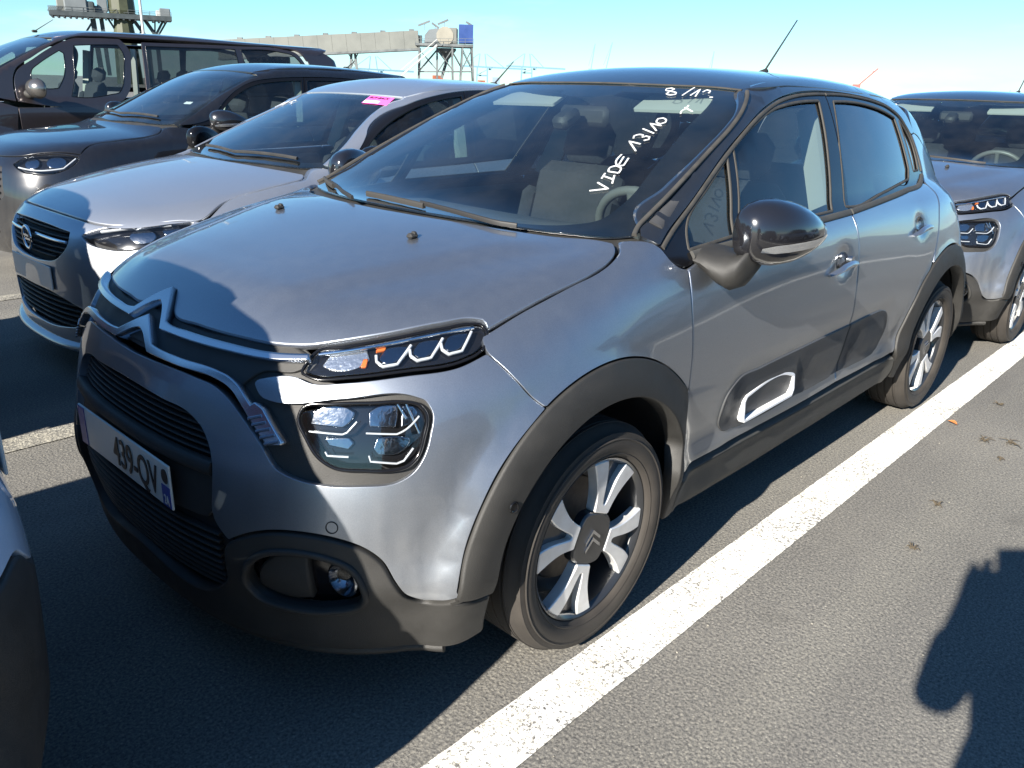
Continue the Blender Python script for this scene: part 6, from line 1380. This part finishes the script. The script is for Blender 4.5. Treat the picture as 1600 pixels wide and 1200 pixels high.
# ================= things on the asphalt =================
random.seed(4)
def leaf(x, y, s, label):
    V, F = [], []
    for i in range(7):
        t = i/6; w_ = s*.32*math.sin(math.pi*min(1,t*1.05))**.7+.001
        for q in (-1,0,1): V.append(((t-.5)*s, q*w_, .006+.3*s*(abs(q)*.6)*math.sin(math.pi*t)+.10*s*t))
    for i in range(6):
        for j in range(2): F.append((i*3+j, i*3+j+1, (i+1)*3+j+1, (i+1)*3+j))
    o = mesh('dry_leaf', V, F, mat('dry_leaf_orange', (.45,.17,.05), .7, noise=.3, nscale=60)); o.location = (x,y,.004); o.rotation_euler = (0,0,random.uniform(0,6)); setp(o, label, 'leaf'); return o
leaf(2.444, -1.034, .045, 'orange dry leaf lying beside the white line near the rear wheel')
def tuft(x, y, s, label):
    b = MB()
    for k in range(9):
        a = random.uniform(0,6.3); L = s*random.uniform(.4,1); p = Vector((random.uniform(-.3,.3)*s, random.uniform(-.3,.3)*s, .005)); q = p+Vector((math.cos(a)*L, math.sin(a)*L, random.uniform(.0,.012))); m_ = p.lerp(q,.5)+Vector((0,0,.008))
        b.tube([p, m_, q], [.0022,.0018,.0009], 5)
    o = b.build('dry_twigs', mat('dry_twig', (.07,.055,.035), .9)); o.location = (x,y,.002); setp(o, label, 'twigs', 'scraps of twig on the asphalt'); return o
for x, y, s, lab in ((2.338,-1.191,.045,'dark scrap of twigs nearest the orange leaf'),(2.396,-1.29,.06,'widest dark scrap of twigs right of the orange leaf'),(2.164,-1.297,.03,'small dark scrap of twigs below the widest one'),(1.53,-1.25,.028,'dark scrap of twigs midway along the white line'),(1.146,-1.291,.025,'small dark scrap of twigs nearest the person shadow'),(2.9,-1.12,.03,'far dark scrap of twigs beside the white line')): tuft(x, y, s, lab)
V, F = [], []
for k in range(260):
    x, y = random.uniform(-1.2,4.5), random.uniform(-2.4,1.9); s = random.choice((.002,.0025,.003,.004)); c0 = Vector((x,y,s*.4)); n0 = len(V)
    for (dx,dy,dz) in ((1,0,0),(-.9,.2,.1),(.1,1,0),(0,-.9,0),(0,.1,.8),(0,0,-.5)): V.append(tuple(c0+Vector((dx*random.uniform(.7,1.3),dy*random.uniform(.7,1.3),dz))*s))
    F += [(n0+a,n0+b_,n0+c_) for a, b_, c_ in ((0,2,4),(2,1,4),(1,3,4),(3,0,4),(2,0,5),(1,2,5),(3,1,5),(0,3,5))]
o = mesh('grit', V, F, mat('grit_stone', (.26,.24,.20), .9, noise=.3, nscale=80), smooth=False); setp(o, 'scattered pale grit on the asphalt', 'grit', kind='stuff')

# ================= the photographer =================
def skin(name, joints, edges, mt, parent=None, root=0, sub=2):
    me = bpy.data.meshes.new(name); me.from_pydata([j[0] for j in joints], edges, []); o = bpy.data.objects.new(name, me); COL.objects.link(o)
    sk = o.modifiers.new('skin', 'SKIN'); ss = o.modifiers.new('sub', 'SUBSURF'); ss.levels = sub; ss.render_levels = sub
    for i, j in enumerate(joints):
        r = j[1] if hasattr(j[1], '__len__') else (j[1], j[1]); me.skin_vertices[0].data[i].radius = r; me.skin_vertices[0].data[i].use_root = (i == root)
    dg = bpy.context.evaluated_depsgraph_get(); dg.update(); m2 = bpy.data.meshes.new_from_object(o.evaluated_get(dg)); bpy.data.objects.remove(o)
    q = bpy.data.objects.new(name, m2); COL.objects.link(q); m2.materials.clear(); m2.materials.append(mt); m2.polygons.foreach_set('use_smooth', [True]*len(m2.polygons))
    if parent: q.parent = parent
    return q
def photographer():
    f = Vector((.734,.679,0)); l = Vector((-.679,.734,0)); u = Vector((0,0,1)); C0 = Vector((-1.4854,-1.9038,0))
    base = C0 - f*.28 + l*.0
    W = lambda a, b, c: tuple(f*a + l*b + u*c)          # forward, left, up from the feet
    r = empty('person', base, 0, 'person in a dark jacket holding up a phone, casting the shadow at lower right', 'person')
    SK = mat('skin', (.48,.30,.22), .5); JK = mat('dark_jacket', (.03,.035,.05), .85); TR = mat('dark_trousers', (.035,.035,.04), .9); HR = mat('dark_hair', (.02,.015,.012), .6); SH = mat('black_shoe', (.02,.02,.02), .5)
    hl, hr = W(.26,.050,1.318), W(.26,-.140,1.318)
    el, er = W(.12,.185,1.05), W(.10,-.33,1.06); sl, sr = W(.0,.19,1.40), W(.0,-.21,1.40)
    body = [(W(0,0,.93),(.15,.11)),(W(0,0,1.12),(.14,.10)),(W(0,0,1.30),(.16,.11)),(W(0,0,1.44),(.09,.08)),(W(.02,0,1.52),.055),(W(.05,0,1.60),(.075,.085)),(W(.06,0,1.68),(.078,.09)),(W(.04,0,1.74),(.055,.06)),
        (sl,.065),(el,.045),(W(.22,.11,1.25),.034),(sr,.065),(er,.045),(W(.22,-.19,1.25),.034),
        (W(0,.10,.88),.09),(W(.02,.11,.50),.065),(W(0,.12,.10),.042),(W(.10,.13,.04),.035),(W(0,-.10,.88),.09),(W(.03,-.11,.50),.065),(W(0,-.12,.10),.042),(W(.10,-.13,.04),.035)]
    e = [(0,1),(1,2),(2,3),(3,4),(4,5),(5,6),(6,7),(2,8),(8,9),(9,10),(2,11),(11,12),(12,13),(0,14),(14,15),(15,16),(16,17),(0,18),(18,19),(19,20),(20,21)]
    # hands grow from the forearms: palm and five fingers each
    def hand(wi, h, sgn_):
        h = Vector(h); n0 = len(body); body.append((tuple(h-f*.03-u*.02),(.030,.018))); e.append((wi, n0))
        for k in range(4):
            a = h+f*(-.005)+u*(.012+.016*(k-1.5))+l*sgn_*.004; b_ = a+f*.030+l*(-sgn_)*.004; c_ = b_+l*(-sgn_)*(.030+.004*(k % 2)); i = len(body)
            body.extend([(tuple(a),.0085),(tuple(b_),.0080),(tuple(c_),.0070)]); e.extend([(n0,i),(i,i+1),(i+1,i+2)])
        a = h-f*.025+u*.02; i = len(body); body.extend([(tuple(a-l*sgn_*.01),.0095),(tuple(a-l*sgn_*.04+f*.004),.0085)]); e.extend([(n0,i),(i,i+1)])
    hand(10, hl, 1); hand(13, hr, -1)
    skin('body', body, e, SK, r)
    jk = [(W(0,0,.90),(.195,.145)),(W(0,0,1.12),(.185,.140)),(W(0,0,1.32),(.180,.130)),(W(0,0,1.47),(.085,.08)),(W(.0,.20,1.405),.088),(el,.058),(W(.195,.14,1.205),.046),(W(.0,-.22,1.405),.088),(er,.068),(W(.195,-.22,1.205),.046)]
    skin('jacket', jk, [(0,1),(1,2),(2,3),(2,4),(4,5),(5,6),(2,7),(7,8),(8,9)], JK, r)
    skin('trousers', [(W(0,0,.95),(.16,.125)),(W(0,.10,.84),.105),(W(.02,.11,.50),.080),(W(0,.12,.09),.062),(W(0,-.10,.84),.105),(W(.03,-.11,.50),.080),(W(0,-.12,.09),.062)], [(0,1),(1,2),(2,3),(0,4),(4,5),(5,6)], TR, r)
    skin('hair', [(W(-.02,0,1.66),(.080,.085)),(W(.02,0,1.76),(.075,.085)),(W(-.05,0,1.60),(.055,.06))], [(0,1),(0,2)], HR, r)
    for s in (1,-1): skin('shoe', [(W(-.06,.12*s,.045),.042),(W(.06,.125*s,.045),.045),(W(.16,.13*s,.035),.035)], [(0,1),(1,2)], SH, r)
    nb = MB(); nb.prism([(-.012,-.025),(.012,-.025),(.004,.025),(-.004,.025)], Vector(W(.125,0,1.655)), l, u, f, .022, .003); nb.build('nose', SK, r)
    for s in (1,-1):
        eb = MB(); eb.lathe([(0,.011),(.008,.008),(.011,0),(.008,-.008),(0,-.011)], c=Vector(W(.122,.033*s,1.685)), n=12); eb.build('eye', mat('eye_white', (.8,.8,.78), .3), r, auto=60)
        ea = MB(); ea.lathe([(0,.010),(.024,.008),(.030,0),(.024,-.008),(0,-.010)], c=Vector(W(.03,.088*s,1.665)), n=12); ea.build('ear', SK, r, auto=60)
    mo = MB(); mo.box(Vector(W(.122,0,1.612)), (.02,.045,.010), Matrix.Rotation(.7477,3,'Z'), bev=.004); mo.build('mouth', mat('lips', (.40,.18,.15), .5), r)
    ph = empty('smartphone', C0 - fw*.014 + Vector((0,0,1.3888)), 0, 'dark smartphone held up level by the photographer', 'phone')
    R3 = Matrix((rt, upv, -fw)).transposed()
    b = MB(); b.box(R3 @ Vector((.045,-.018,.006)), (.158,.078,.009), R3, bev=.004); b.build('case', mat('phone_case', (.02,.02,.022), .3, coat=.5), ph)
    b = MB(); b.box(R3 @ Vector((.045,-.018,.0112)), (.146,.068,.001), R3); b.build('screen', mat('phone_screen', (.05,.06,.08), .1, emit=(.4,.5,.6,.4)), ph)
    b = MB(); b.tube([R3 @ Vector((0,0,.004)), R3 @ Vector((0,0,.001))], .007, 16); b.build('camera_lens', mat('piano_black'), ph)
photographer()
